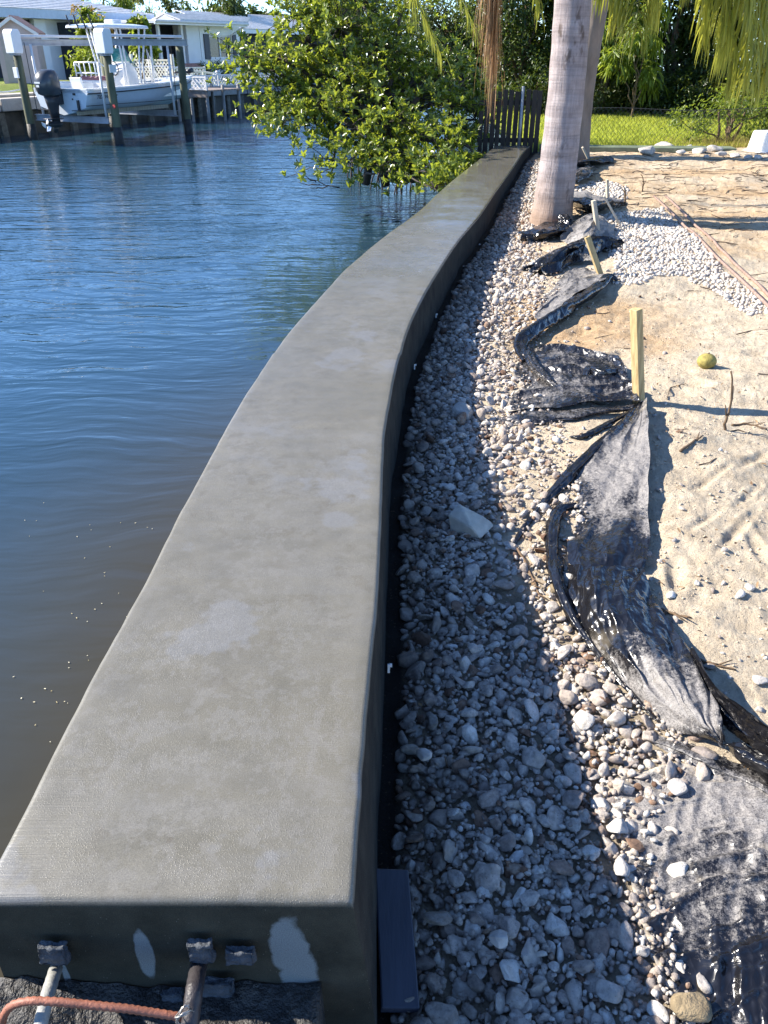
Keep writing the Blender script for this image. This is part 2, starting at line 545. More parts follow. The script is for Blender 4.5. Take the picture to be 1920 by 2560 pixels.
    grit = h.ramp(h.voronoi(260), [(.05, 1), (.32, 0)])
    hgt = h.math('ADD', h.math('MULTIPLY', broom, bmask), h.math('MULTIPLY', grit, h.ramp(h.noise(3.1, 3, .6), [(.42, .08), (.65, .9)])))
    dry = h.maprange(wet, .3, .8, .55, .06)
    b0 = h.n('ShaderNodeBump'); b0.inputs['Distance'].default_value = .0035
    h.link(hgt, b0.inputs['Height']); h.link(dry, b0.inputs['Strength'])
    b1 = h.bump(h.noise(4.5, 3, .5), .10, .03, b0.outputs[0])
    h.link(b1, bs.inputs['Normal'])
    MAT['wet_concrete'] = m
concrete_cap_material()

def water_material():
    m, nt, bs, out = new_mat('canal_water')
    h = NT(nt)
    pos = h.coord()
    murk = h.noise(.35, 4, .6)
    silt = h.ramp(murk, [(.3, (.046, .034, .010)), (.7, (.064, .048, .016))])      # stirred-up shallows by the wall
    deep = h.ramp(murk, [(.3, (.012, .044, .074)), (.7, (.020, .058, .092))])      # open canal
    h.link(h.mix(h.attr('shallow'), deep, silt), bs.inputs['Base Color'])
    bs.inputs['Roughness'].default_value = .025
    bs.inputs['IOR'].default_value = 1.5
    bs.inputs['Specular IOR Level'].default_value = .5
    warp = h.n('ShaderNodeVectorMath', operation='ADD')
    wv = h.n('ShaderNodeTexNoise'); wv.inputs['Scale'].default_value = .6; wv.inputs['Detail'].default_value = 3
    h.link(pos, wv.inputs['Vector'])
    sc = h.n('ShaderNodeVectorMath', operation='SCALE'); sc.inputs['Scale'].default_value = .75
    h.link(wv.outputs['Color'], sc.inputs[0])
    h.link(pos, warp.inputs[0]); h.link(sc.outputs[0], warp.inputs[1])
    w = warp.outputs[0]
    def waves(scale, rot, det=2):
        return h.noise(1.0, det, .5, h.mapped(scale=scale, rot=(0, 0, rot), src=w))
    swell = waves((.55, 2.6, 1), R(-8), 2)
    rip2 = waves((1.9, 7.5, 1), R(10), 2)
    chop = waves((6.0, 13.0, 1), R(-14), 3)
    gust = h.ramp(h.noise(.22, 3, .55, h.mapped(loc=(4, 1, 0))), [(.36, .35), (.60, 1.0)])
    sep = h.sep(pos)
    faraway = h.maprange(sep[1], 3.5, 11.0, .04, 1.0)
    midway = h.maprange(sep[1], 1.5, 6.0, .35, 1.0)
    hgt = h.math('MULTIPLY', h.math('ADD', swell, h.math('MULTIPLY', rip2, .42)), midway)
    hgt = h.math('ADD', hgt, h.math('MULTIPLY', h.math('MULTIPLY', chop, faraway), h.math('MULTIPLY', gust, .46)))
    hgt = h.math('MULTIPLY', hgt, h.maprange(h.attr('lee'), 0, 1, 1.0, .38))
    b = h.bump(hgt, 1.0, .036)
    h.link(b, bs.inputs['Normal'])
    MAT['canal_water'] = m
water_material()

def lawn_material(name, a, b):
    m, nt, bs, out = new_mat(name)
    h = NT(nt)
    col = h.ramp(h.noise(3.5, 6, .7), [(.3, a), (.7, b)])
    col = h.mix(h.ramp(h.noise(.7, 3, .5), [(.5, 0), (.75, .5)]), col, (.26, .22, .07))
    h.link(col, bs.inputs['Base Color'])
    bs.inputs['Roughness'].default_value = .9
    h.link(h.bump(h.noise(40, 4, .7), 1.0, .05), bs.inputs['Normal'])
    MAT[name] = m
lawn_material('lawn', (.16, .20, .02), (.32, .36, .04))
simple('old_concrete', (.30, .29, .27), .85, .3, 3.0, .5, 40)
simple('dark_concrete', (.085, .08, .065), .8, .5, 2.2, .6, 25)
simple('cut_concrete', (.50, .46, .38), .9, .18, 25, .6, 90)
simple('wet_dirt', (.032, .029, .026), .55, .5, 12, .9, 45, bdist=.02)

# ================================================================== water, ground, lawns
def build_water():
    xs = np.concatenate([[-140, -60, -30, -18], np.linspace(-12, 6, 130), [12, 25, 60]]); ys = np.concatenate([[-60, -20, -6, -2], np.linspace(-1, 16, 120), [20, 26, 34, 60, 140]])
    XX, YY = np.meshgrid(xs, ys, indexing='ij')
    d = np.clip(cap_l(np.clip(YY, Y_FRONT, 14)) - XX, 0, None)
    sh = np.exp(-(d / 1.5) ** 1.6) * (1 - .75 * smooth((YY - 3.2) / 4.5))
    n, k = XX.shape; idx = np.arange(n * k).reshape(n, k)
    f = np.stack([idx[:-1, :-1], idx[1:, :-1], idx[1:, 1:], idx[:-1, 1:]], -1).reshape(-1, 4)
    link_mesh('water', np_mesh('water', np.stack([XX, YY, XX * 0], -1).reshape(-1, 3), f, True, {'shallow': sh.ravel(), 'lee': (np.exp(-(d / 1.3) ** 1.5) * smooth((YY - 2) / 2)).ravel()}), 'canal_water', kind='structure')
build_water()

def build_ground():
    ys = np.concatenate([[-9, -6, -4, -2.5, -1.5, -.8, -.3, 0, .2], np.geomspace(.35, 14.6, 560)])
    sx = np.concatenate([np.linspace(0, 1, 400) ** 1.12, [1.1, 1.35, 1.8, 3, 6]])
    YY, SS = np.meshgrid(ys, sx, indexing='ij')
    x0 = cap_r(np.clip(YY, Y_FRONT, 20)) - .12
    wid = np.maximum(1.6, .50 * (YY * CT + 1.7 * ST) + .35) - np.clip(x0, None, 99) + .3
    XX = x0 + SS * wid
    ZZ = gz(XX, YY)
    ge = gravel_edge(YY)
    ge = np.where(YY > 2.0, ge - .42 * smooth((YY - 2.0) / .8) * (1 - smooth((YY - 7) / 3)) * (ge - cap_r(YY)), ge)
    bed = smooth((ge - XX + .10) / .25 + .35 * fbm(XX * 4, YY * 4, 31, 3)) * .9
    for poly in PATCH:
        bed = np.maximum(bed, .18 * _inside(poly, XX, YY))
    far = .58 * smooth((YY - 4.6) / 4.0)
    # orange soil thrown up behind the fence cloth
    for (u, v, r) in [(1440, 800, .75), (1400, 850, .5), (1500, 770, .6), (1440, 560, .5), (1450, 450, .8)]:
        c = G(u, v)
        far = np.maximum(far, .95 * np.exp(-((XX - c.x) ** 2 + (YY - c.y) ** 2) / r ** 2))
    bed = np.maximum(bed, smooth(1 - (XX - cap_r(np.clip(YY, Y_FRONT, 20)) - .05) / .14) * 1.35)  # darkest strip at the wall foot, painted shadow plus wet soil
    n, k = YY.shape
    idx = np.arange(n * k).reshape(n, k)
    f = np.stack([idx[:-1, :-1], idx[:-1, 1:], idx[1:, 1:], idx[1:, :-1]], -1).reshape(-1, 4)
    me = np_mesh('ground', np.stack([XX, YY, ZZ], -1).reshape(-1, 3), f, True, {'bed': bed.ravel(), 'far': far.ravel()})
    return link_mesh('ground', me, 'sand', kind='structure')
build_ground()

# neighbour's lawn beyond the return wall
def build_lawn():
    xs = np.linspace(2.0, 40, 90); ys = np.linspace(14.75, 45, 70)
    XX, YY = np.meshgrid(xs, ys, indexing='ij')
    XX = XX + np.where(XX < 2.2, (YY - 14.7) * .16, 0)
    ZZ = .74 + .03 * fbm(XX * .6, YY * .6, 3, 3)
    n, k = XX.shape
    idx = np.arange(n * k).reshape(n, k)
    f = np.stack([idx[:-1, :-1], idx[1:, :-1], idx[1:, 1:], idx[:-1, 1:]], -1).reshape(-1, 4)
    o = link_mesh('lawn', np_mesh('lawn', np.stack([XX, YY, ZZ], -1).reshape(-1, 3), f, True), 'lawn', kind='structure')
    # blades: short tufts of grass
    N = 60000
    x = RNG.uniform(2.6, 13, N); y = 14.9 + RNG.random(N) ** 1.3 * 10
    z = .74 + .03 * fbm(x * .6, y * .6, 3, 3)
    pos = np.stack([x, y, z], -1)
    d = RNG.normal(0, .35, (N, 3)); d[:, 2] = 1
    v, f, t = leaf_batch(pos, d, unit(N), RNG.uniform(.05, .12, N), .014, RNG.random(N))
    g = link_mesh('grass', np_mesh('grass', v, f, False, {'tint': t}), 'grass_blade', kind='stuff', label='bright sunlit grass of the lawn beyond the return wall', cat='grass')
leaf_mat('grass_blade', (.22, .27, .025), (.45, .48, .06), .6, .5)
build_lawn()

# ================================================================== the new seawall
def build_seawall():
    root = empty('seawall', (0.0, Y_FRONT, 0), label='long curving wet concrete seawall cap between the canal and the gravel', cat='seawall')
    off = Vector((0, Y_FRONT, 0))
    ys = [Y_FRONT, Y_FRONT + .004, Y_FRONT + .011, Y_FRONT + .022] + list(np.concatenate([np.arange(Y_FRONT + .05, 4, .022), np.arange(4, Y_END, .07)])) + [Y_END]
    drop = {0: .020, 1: .009, 2: .002}
    rings = []
    NX = 22
    for i, y in enumerate(ys):
        l, r = float(cap_l(y)), float(cap_r(y))
        d = drop.get(i, 0.0)
        w = r - l
        lump = .0025 * float(vnoise(y * 1.7, 3.0, 5)) + .0012 * float(vnoise(y * 13, 3.0, 15)) - .004 * max(0, float(vnoise(y * 9, 5.0, 25)) - .55)
        lumpl = .002 * float(vnoise(y * 1.9, 5.0, 35)) + .0012 * float(vnoise(y * 14, 3.0, 45)) + .004 * max(0, float(vnoise(y * 8, 5.0, 55)) - .55)
        lump2 = .010 * float(vnoise(y * 1.1, 8.0, 6)) + .006 * float(vnoise(y * 4.3, 1.0, 9))
        ring = []
        # right face, upwards: a slight batter, uneven form marks
        ring.append((r + .035, y, .22)); ring.append((r + .03 + lump2, y, .45)); ring.append((r + .016 + lump2 * .7, y, .66)); ring.append((r + .004 + lump, y, CAP_Z - .05 - d)); ring.append((r + .0006 + lump * .75, y, CAP_Z - .019 - d))
        for a in (0, 22, 45, 68, 90):
            ca, sa = math.cos(R(a)), math.sin(R(a))
            ring.append((r - .014 + .014 * ca + lump * .7, y, CAP_Z - .014 + .014 * sa - d))
        for k in range(1, NX):
            t = k / NX
            x = (r - .014) + (l + .016 - (r - .014)) * t
            z = CAP_Z - d + .0035 * float(fbm(x * 2.2, y * 2.2, 4, 2)) * min(1, 6 * t, 6 * (1 - t))
            ring.append((x, y, z))
        for a in (90, 112, 135, 158, 180):
            ca, sa = math.cos(R(a)), math.sin(R(a))
            ring.append((l + .016 + .016 * ca + lumpl, y, CAP_Z - .016 + .016 * sa - d))
        ring.append((l - .004, y, .6)); ring.append((l - .006, y, .36)); ring.append((l + .10, y, .36)); ring.append((l + .10, y, .22))
        rings.append([(p[0] - off.x, p[1] - off.y, p[2]) for p in ring])
    mb = MB(); mb.loft(rings)
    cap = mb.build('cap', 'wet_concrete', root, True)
    me = cap.data
    # keep the end faces flat-shaded
    for p in me.polygons:
        if len(p.vertices) > 6: p.use_smooth = False
    # object coordinates should be metres of the place
    me.transform(Matrix.Translation(off)); cap.location = -off
    # sheet piling panels under the cap on the water side
    ys = np.arange(Y_FRONT + .02, Y_END - .5, .62)
    for y0 in ys:
        y1 = y0 + .60
        a = Vector((float(cap_l(y0)) + .13, y0, 0)); b = Vector((float(cap_l(y1)) + .13, y1, 0))
        m = MB()
        d = (b - a).normalized(); nn = Vector((d.y, -d.x, 0))
        pts = [a, b, b + nn * .12, a + nn * .12]
        m.prism([(p.x - off.x, p.y - off.y) for p in pts], -.6, .37)
        m.build('wall_panel', 'dark_concrete', root)
    # white form ties sticking out of the land side
    for (u, v) in [(1017, 918), (945, 1672), (1059, 790), (1135, 670), (1174, 614), (1216, 545), (1236, 511), (1276, 452), (1300, 398)]:
        y = None
        for yy in np.arange(1.0, 13.5, .01):
            q = Vector((float(cap_r(yy)) + .03, yy, .66))
            d = q - Vector((0, 0, CAM_Z))
            dep = d.y * CT - d.z * ST
            vv = 1280 - FPX * (d.y * ST + d.z * CT) / dep
            if vv < v:
                y = yy; break
        if y is None: continue
        x = float(cap_r(y))
        m = MB(); m.box((x + .034 - off.x, y - off.y, .66), (.007, .007, .030)); m.box((x + .040 - off.x, y - off.y, .672), (.008, .006, .010))
        m.build('form_tie', 'white_plastic', root)
    return root
simple('white_plastic', (.78, .78, .76), .35, .05)
seawall = build_seawall()

# rough stub of older wall below the end of the new cap, with pipes and starter bar
def build_wall_stub():
    x0, x1 = float(cap_l(Y_FRONT)) - .02, float(cap_r(Y_FRONT)) - .06
    root = empty('wall_footing', (x0, Y_FRONT - .3, .2), label='rough dark footing ledge below the near end of the seawall cap', cat='footing')
    off = root.location
    nx, ny = 60, 40
    xs = np.linspace(x0, x1, nx); ys = np.linspace(Y_FRONT - .75, Y_FRONT - .003, ny)
    XX, YY = np.meshgrid(xs, ys, indexing='ij')
    ZZ = .625 + .022 * fbm(XX * 9, YY * 9, 3, 4) + .02 * smooth((YY - Y_FRONT + .12) / .12)
    ZZ[0, :] = .2; ZZ[-1, :] = .2; ZZ[:, 0] = .2
    idx = np.arange(nx * ny).reshape(nx, ny)
    f = np.stack([idx[:-1, :-1], idx[1:, :-1], idx[1:, 1:], idx[:-1, 1:]], -1).reshape(-1, 4)
    V = np.stack([XX - off.x, YY - off.y, ZZ - off.z], -1).reshape(-1, 3)
    link_mesh('ledge', np_mesh('ledge', V, f, False), 'wet_dirt', root)
    # blocks bedded against the end face
    for (u, v, w, hh, rz) in [(130, 2395, .085, .085, .1), (500, 2390, .075, .09, -.1), (600, 2400, .09, .06, .05), (545, 2480, .10, .07, .2), (215, 2540, .09, .05, .3), (430, 2500, .07, .05, -.3)]:
        c = Y(u, v, Y_FRONT - .03)
        m = MB(); m.box((0, 0, 0), (w * .62, .016, hh * .66), Matrix.Rotation(rz * .5, 3, 'Y'))
        o = m.build('mortar_lump', 'blue_mortar', root, True)
        sb = o.modifiers.new('grain', 'SUBSURF'); sb.subdivision_type = 'SIMPLE'; sb.levels = sb.render_levels = 4
        tx = bpy.data.textures.new('lump', 'CLOUDS'); tx.noise_scale = .03
        dm = o.modifiers.new('rough', 'DISPLACE'); dm.texture = tx; dm.strength = .024; dm.mid_level = .55
        o.location = Vector((c.x, Y_FRONT - .022, c.z)) - off
    return root
simple('blue_mortar', (.06, .07, .085), .8, .4, 18, 1.0, 60, bdist=.012)
build_wall_stub()
def rough_tube(name, mat, pts, rad, label, cat, ring=0.0, pitch=.012, n=10, seg=None, **kw):
    """a bar or pipe through points; with ring > 0 it gets the ribs of reinforcing steel"""
    pts = [Vector(p) for p in pts]
    out = []; rr = []
    for i in range(len(pts) - 1):
        L = (pts[i + 1] - pts[i]).length
        k = max(1, int(L / (seg or pitch / 2)))
        for j in range(k):
            out.append(pts[i].lerp(pts[i + 1], j / k))
    out.append(pts[-1])
    for i in range(len(out)):
        rr.append(rad * (1 + (ring if i % 2 else 0)))
    base = out[0].copy()
    m = MB(); m.tube([p - base for p in out], rr, n)
    o = m.build(name, mat, None, True, label=label, cat=cat, **kw)
    o.location = base
    return o
simple('rebar_rust', (.30, .115, .07), .55, .3, 40, .5, 150)
simple('pipe_grey', (.26, .26, .24), .6, .45, 22, .6, 80)
simple('pipe_dark', (.035, .03, .032), .5, .4, 22, .8, 80)
yb = Y_FRONT - .12
def bez(a, b, c, d, n=10):
    a, b, c, d = map(Vector, (a, b, c, d))
    return [a * (1 - t) ** 3 + b * 3 * t * (1 - t) ** 2 + c * 3 * t * t * (1 - t) + d * t ** 3 for t in [i / n for i in range(n + 1)]]
rb = [Y(-30, 2600, yb), Y(5, 2560, yb)] + bez(Y(8, 2545, yb), Y(18, 2512, yb), Y(40, 2504, yb), Y(90, 2502, yb), 6) + [Y(150, 2505, yb), Y(320, 2522, yb), Y(455, 2543, yb)]
rough_tube('bent_rebar', 'rebar_rust', rb, .0065, 'rusty ribbed reinforcing bar bent at one end, tied across two stub pipes', 'rebar', .22, .011)
def stub_pipe(pu, mat, label, r):
    a = Y(pu[0][0], pu[0][1], Y_FRONT - .015); b = Y(pu[1][0], pu[1][1], Y_FRONT - .09); c = Y(pu[2][0], pu[2][1], Y_FRONT - .15)
    return rough_tube('stub_pipe', mat, [a, b, c], r, label, 'pipe', .05, .02, 12)
stub_pipe([(140, 2420), (118, 2490), (95, 2590)], 'pipe_grey', 'grey crusted stub pipe standing at the wall end, crossed by rusty bar', .0125)
stub_pipe([(497, 2410), (485, 2480), (470, 2600)], 'pipe_dark', 'black stub pipe at the wall end where the rusty bar is tied', .016)
# knot of tie wire
def tie_wire(u, v):
    c = Y(u, v, yb - .01); m = MB()
    for k in range(7):
        a = random.uniform(0, 6.28); pts = []
        for j in range(9):
            t = j / 8 * 5.5 + a
            pts.append((math.cos(t) * .014 + random.uniform(-.004, .004), math.sin(t * 1.3) * .010, math.sin(t) * .016 + random.uniform(-.004, .004)))
        m.tube(pts, .0011, 5)
    o = m.build('tie_wire', 'wire_metal', None, True, label='tangled knot of tie wire where the rusty bar meets the black pipe', cat='wire')
    o.location = c
simple('wire_metal', (.42, .40, .37), .4, .3, 40, metallic=.7)
tie_wire(462, 2540)
# dark plank lying along the wall's foot
def form_board():
    a = G(978, 2185, .02); b = G(1000, 2535, .02)
    m = MB()
    d = b - a
    rot = d.to_track_quat('Y', 'Z').to_matrix()
    m.box((0, 0, 0), (.085, d.length, .022), rot @ Matrix.Rotation(R(-8), 3, 'Y'))
    o = m.build('form_board', 'board_dark', None, bevel=.004, label='dark blue-black board lying in the gravel along the wall foot', cat='board')
    o.location = (a + b) / 2 + Vector((0, 0, .012))
simple('board_dark', (.03, .034, .05), .42, .4, 9, .4, 60, stretch=(1, .15, 1))
form_board()
# return wall at the end of the sand
def return_wall():
    a = P(1318, 352, .90); b = P(1725, 372, .90)
    root = empty('return_wall', (2.55, 14.25, 0), label='low return wall with greenish cap between the sand and the lawn', cat='wall')
    p = Vector((2.55, 14.27, 0)); q = Vector((5.6, 14.0, 0))
    for nm, w, z0, z1, mt in (('cap', .34, .80, .89, 'mossy_concrete'), ('stem', .22, .2, .80, 'dark_concrete')):
        m = MB(); d = (q - p).normalized(); nn = Vector((-d.y, d.x, 0)) * w / 2
        m.prism([tuple((c - root.location)[:2]) for c in (p - nn, q - nn, q + nn, p + nn)], z0, z1)
        m.build(nm, mt, root, bevel=.01)
simple('mossy_concrete', (.16, .19, .12), .6, .4, 5, .4, 40)
return_wall()

# bits of leaf and foam afloat in the shallows
def floating_bits():
    rng = np.random.default_rng(4)
    uv = np.stack([rng.uniform(20, 420, 70), rng.uniform(1250, 2050, 70)], -1)
    pts = np.array([tuple(P(u, v, .004)) for u, v in uv])
    k = pts[:, 0] < cap_l(pts[:, 1]) - .05
    pts = pts[k]; n = len(pts)
    d = rng.normal(0, 1, (n, 3)); d[:, 2] = 0
    v, f, t = leaf_batch(pts, d, np.repeat([[0, 0, 1.0]], n, 0), rng.uniform(.004, .011, n), rng.uniform(.003, .006, n), rng.random(n))
    link_mesh('floating_bits', np_mesh('floating_bits', v, f, False, {'tint': t}), 'afloat', kind='stuff', label='tiny pale bits floating on the brown shallows', cat='debris')
leaf_mat('afloat', (.45, .36, .16), (.75, .70, .52), .6, .1)
floating_bits()

# ================================================================== stones
def ico(sub):
    bm = bmesh.new(); bmesh.ops.create_icosphere(bm, subdivisions=sub, radius=1.0)
    v = np.array([p.co[:] for p in bm.verts]); f = np.array([[q.index for q in t.verts] for t in bm.faces]); bm.free()
    return v, f
_ICO = {k: ico(k) for k in (1, 2, 3)}
def rock_shape(sub, seed, cuts=6, rough=.10, flat=(.75, 1.0), el=(.75, 1.25)):
    rng = np.random.default_rng(seed)
    v, f = _ICO[sub]
    v = v.copy()
    for _ in range(cuts):                      # broken faces
        n = rng.normal(size=3); n /= np.linalg.norm(n)
        d = rng.uniform(.50, .84)
        k = v @ n
        over = np.clip(k - d, 0, None)
        v = v - over[:, None] * n[None] * .97
    ph = rng.uniform(0, 9, 6)
    dsp = sum(np.sin(v @ rng.normal(size=3) * w + p) for w, p in zip((2.2, 2.9, 4.1, 5.2, 7.0, 9.0), ph)) / 6
    v = v * (1 + rough * dsp)[:, None]
    sc = np.array([rng.uniform(*el), 1.0, rng.uniform(*flat)])
    return v * sc, f
def rand_rot(n, rng, tilt=.6):
    """random rotation matrices: any heading, limited tilt"""
    a = rng.uniform(0, 2 * math.pi, n); b = rng.normal(0, tilt, n); c = rng.normal(0, tilt, n)
    ca, sa, cb, sb, cc, sc = np.cos(a), np.sin(a), np.cos(b), np.sin(b), np.cos(c), np.sin(c)
    Z = np.zeros(n); O = np.ones(n)
    rz = np.stack([ca, -sa, Z, sa, ca, Z, Z, Z, O], -1).reshape(-1, 3, 3)
    rx = np.stack([O, Z, Z, Z, cb, -sb, Z, sb, cb], -1).reshape(-1, 3, 3)
    ry = np.stack([cc, Z, sc, Z, O, Z, -sc, Z, cc], -1).reshape(-1, 3, 3)
    return rz @ rx @ ry
def stone_material(name, use_attr, k=1.0):
    """k: scale of the surface grain (stones kept as unit shapes need a coarser one)"""
    m, nt, bs, out = new_mat(name)
    h = NT(nt)
    if use_attr:
        f = h.attr('tint'); vec = h.coord()
    else:
        oi = h.n('ShaderNodeObjectInfo'); f = oi.outputs['Random']
        sh = h.n('ShaderNodeVectorMath', operation='ADD'); mul = h.n('ShaderNodeMath', operation='MULTIPLY'); mul.inputs[1].default_value = 37.0
        h.link(f, mul.inputs[0]); h.link(h.coord(), sh.inputs[0]); h.link(mul.outputs[0], sh.inputs[1]); vec = sh.outputs[0]
    col = h.ramp(f, [(0.0, (.13, .075, .05)), (.05, (.25, .16, .11)), (.12, (.30, .255, .23)), (.35, (.42, .37, .335)), (.62, (.49, .445, .405)), (.86, (.57, .53, .49)), (.97, (.66, .64, .60)), (1.0, (.74, .73, .70))])
    n = h.noise(60 * k, 6, .7, vec)
    col = h.mix(.75, col, h.ramp(n, [(.28, (.16, .15, .14)), (.5, (.5, .49, .47)), (.75, (.84, .82, .78))]), 'OVERLAY')
    pit = h.ramp(h.voronoi(150 * k, vec), [(.08, 1), (.24, 0)])
    col = h.mix(h.math('MULTIPLY', pit, .55), col, (.10, .08, .07))
    col = h.mix(h.ramp(h.noise(23 * k, 4, .65, vec), [(.52, 0), (.66, .6)]), col, (.52, .44, .35))
    wet_shade = h.n('ShaderNodeAttribute', attribute_name='wet')              # shade by the wall put into the colour, with wetting by cap run-off
    wet_shade.attribute_type = 'GEOMETRY' if use_attr else 'OBJECT'
    col = h.mix(h.math('MULTIPLY', wet_shade.outputs['Fac'], .62), col, h.mix(1.0, col, (.16, .14, .12), 'MULTIPLY'))
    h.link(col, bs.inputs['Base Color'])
    h.link(h.maprange(wet_shade.outputs['Fac'], 0, 1, .88, .5), bs.inputs['Roughness'])
    bs.inputs['Specular IOR Level'].default_value = .3
    b = h.bump(h.noise(90 * k, 6, .75, vec), 1.0, .008)
    h.link(b, bs.inputs['Normal'])
    MAT[name] = m
stone_material('stone', False, .028); stone_material('stone_fine', True)

# scatter: dart throwing on a hash grid with a radius of its own for every stone
class Darts:
    def __init__(self, cell=.05):
        self.c = cell; self.g = {}
    def ok(self, x, y, r, k):
        cx, cy = int(math.floor(x / self.c)), int(math.floor(y / self.c))
        for i in (-1, 0, 1):
            for j in (-1, 0, 1):
                for (a, b, q) in self.g.get((cx + i, cy + j), ()):
                    if (a - x) ** 2 + (b - y) ** 2 < ((q + r) * k) ** 2:
                        return False
        self.g.setdefault((cx, cy), []).append((x, y, r))
        return True
def scatter_gravel():
    rng = np.random.default_rng(5)
    pts = []
    D = Darts(.07)
    # the strip along the wall
    N = 120000
    yy = .45 + (rng.random(N) ** 1.25) * 12.8
    w = gravel_edge(yy) - cap_r(yy)
    t = rng.random(N) * 1.18
    xx = cap_r(yy) + .075 + t * np.maximum(w - .03, .15)
    near = np.clip((5.5 - yy) / 4, 0, 1)
    big = np.clip(1 - t * .15, .5, 1)
    rr = (.0105 + .0215 * rng.random(N) ** 1.35) * (0.92 + .22 * near) * big
    clump = fbm(xx * 3.2, yy * 3.2, 44, 3)
    for i in range(N):
        tt = t[i]
        # thin out where sand has washed over, mostly in the sunny half from 3 to 9 m
        keep = 1.0
        if tt > .52: keep = .42 if yy[i] > 2.2 else .86
        if tt > .75: keep *= .6
        if tt > .92: keep *= .35
        if tt > 1.0: keep *= .22
        if tt > .48 and clump[i] < .1 and yy[i] > 2.2: keep *= .22
        if rng.random() > keep: continue
        r = float(rr[i])
        if yy[i] > 6: r *= 1.12
        if D.ok(xx[i], yy[i], r, .86 if tt < .7 else .9):
            pts.append((xx[i], yy[i], r, 0))
    # second layer filling the heap by the wall
    D2 = Darts(.07)
    for i in range(30000):
        y = .45 + rng.random() ** 1.7 * 6.5; t_ = rng.random() * (.85 if y < 2.1 else .52)
        x = float(cap_r(y)) + .10 + t_ * max(.15, float(gravel_edge(y) - cap_r(y)))
        r = .013 + .019 * rng.random() ** 1.5
        if D2.ok(x, y, r, 1.35):
            pts.append((x, y, r, 1))
    # chips and grit between the larger stones
    for i in range(16000):
        y = .45 + rng.random() ** 1.5 * 7; t_ = rng.random() * (1.1 if y > 2 else 1.0)
        if y > 2.1 and t_ > .5 and rng.random() < .6: continue
        x = float(cap_r(y)) + .09 + t_ * max(.15, float(gravel_edge(y) - cap_r(y)))
        pts.append((x, y, .003 + .006 * rng.random() ** 1.3, 4))
    # pale patches beyond the fence cloth
    for k, poly in enumerate(PATCH):
        x0, y0 = poly.min(0); x1, y1 = poly.max(0)
        M = int((x1 - x0) * (y1 - y0) * 9000)
        px = rng.uniform(x0, x1, M); py = rng.uniform(y0, y1, M)
        ins = _inside(poly, px + .05 * vnoise(px * 6, py * 6, 3), py + .05 * vnoise(px * 6, py * 6, 8))
        for x, y in zip(px[ins], py[ins]):
            r = .010 + .016 * rng.random() ** 1.5
            if D.ok(x, y, r, .85):
                pts.append((x, y, r, 2))
    # strays on the sand and on the cloth
    for i in range(900):
        y = 1.2 + rng.random() ** 1.4 * 9
        x = float(gravel_edge(y)) + abs(rng.normal(0, .35)) + .02
        r = .005 + .012 * rng.random() ** 2.2
        if rng.random() < .75 and D.ok(x, y, r, 1.0):
            pts.append((x, y, r, 3))
    return np.array(pts)
SHEET_CLEAR = []     # filled by the cloth builder: no small gravel pokes through these
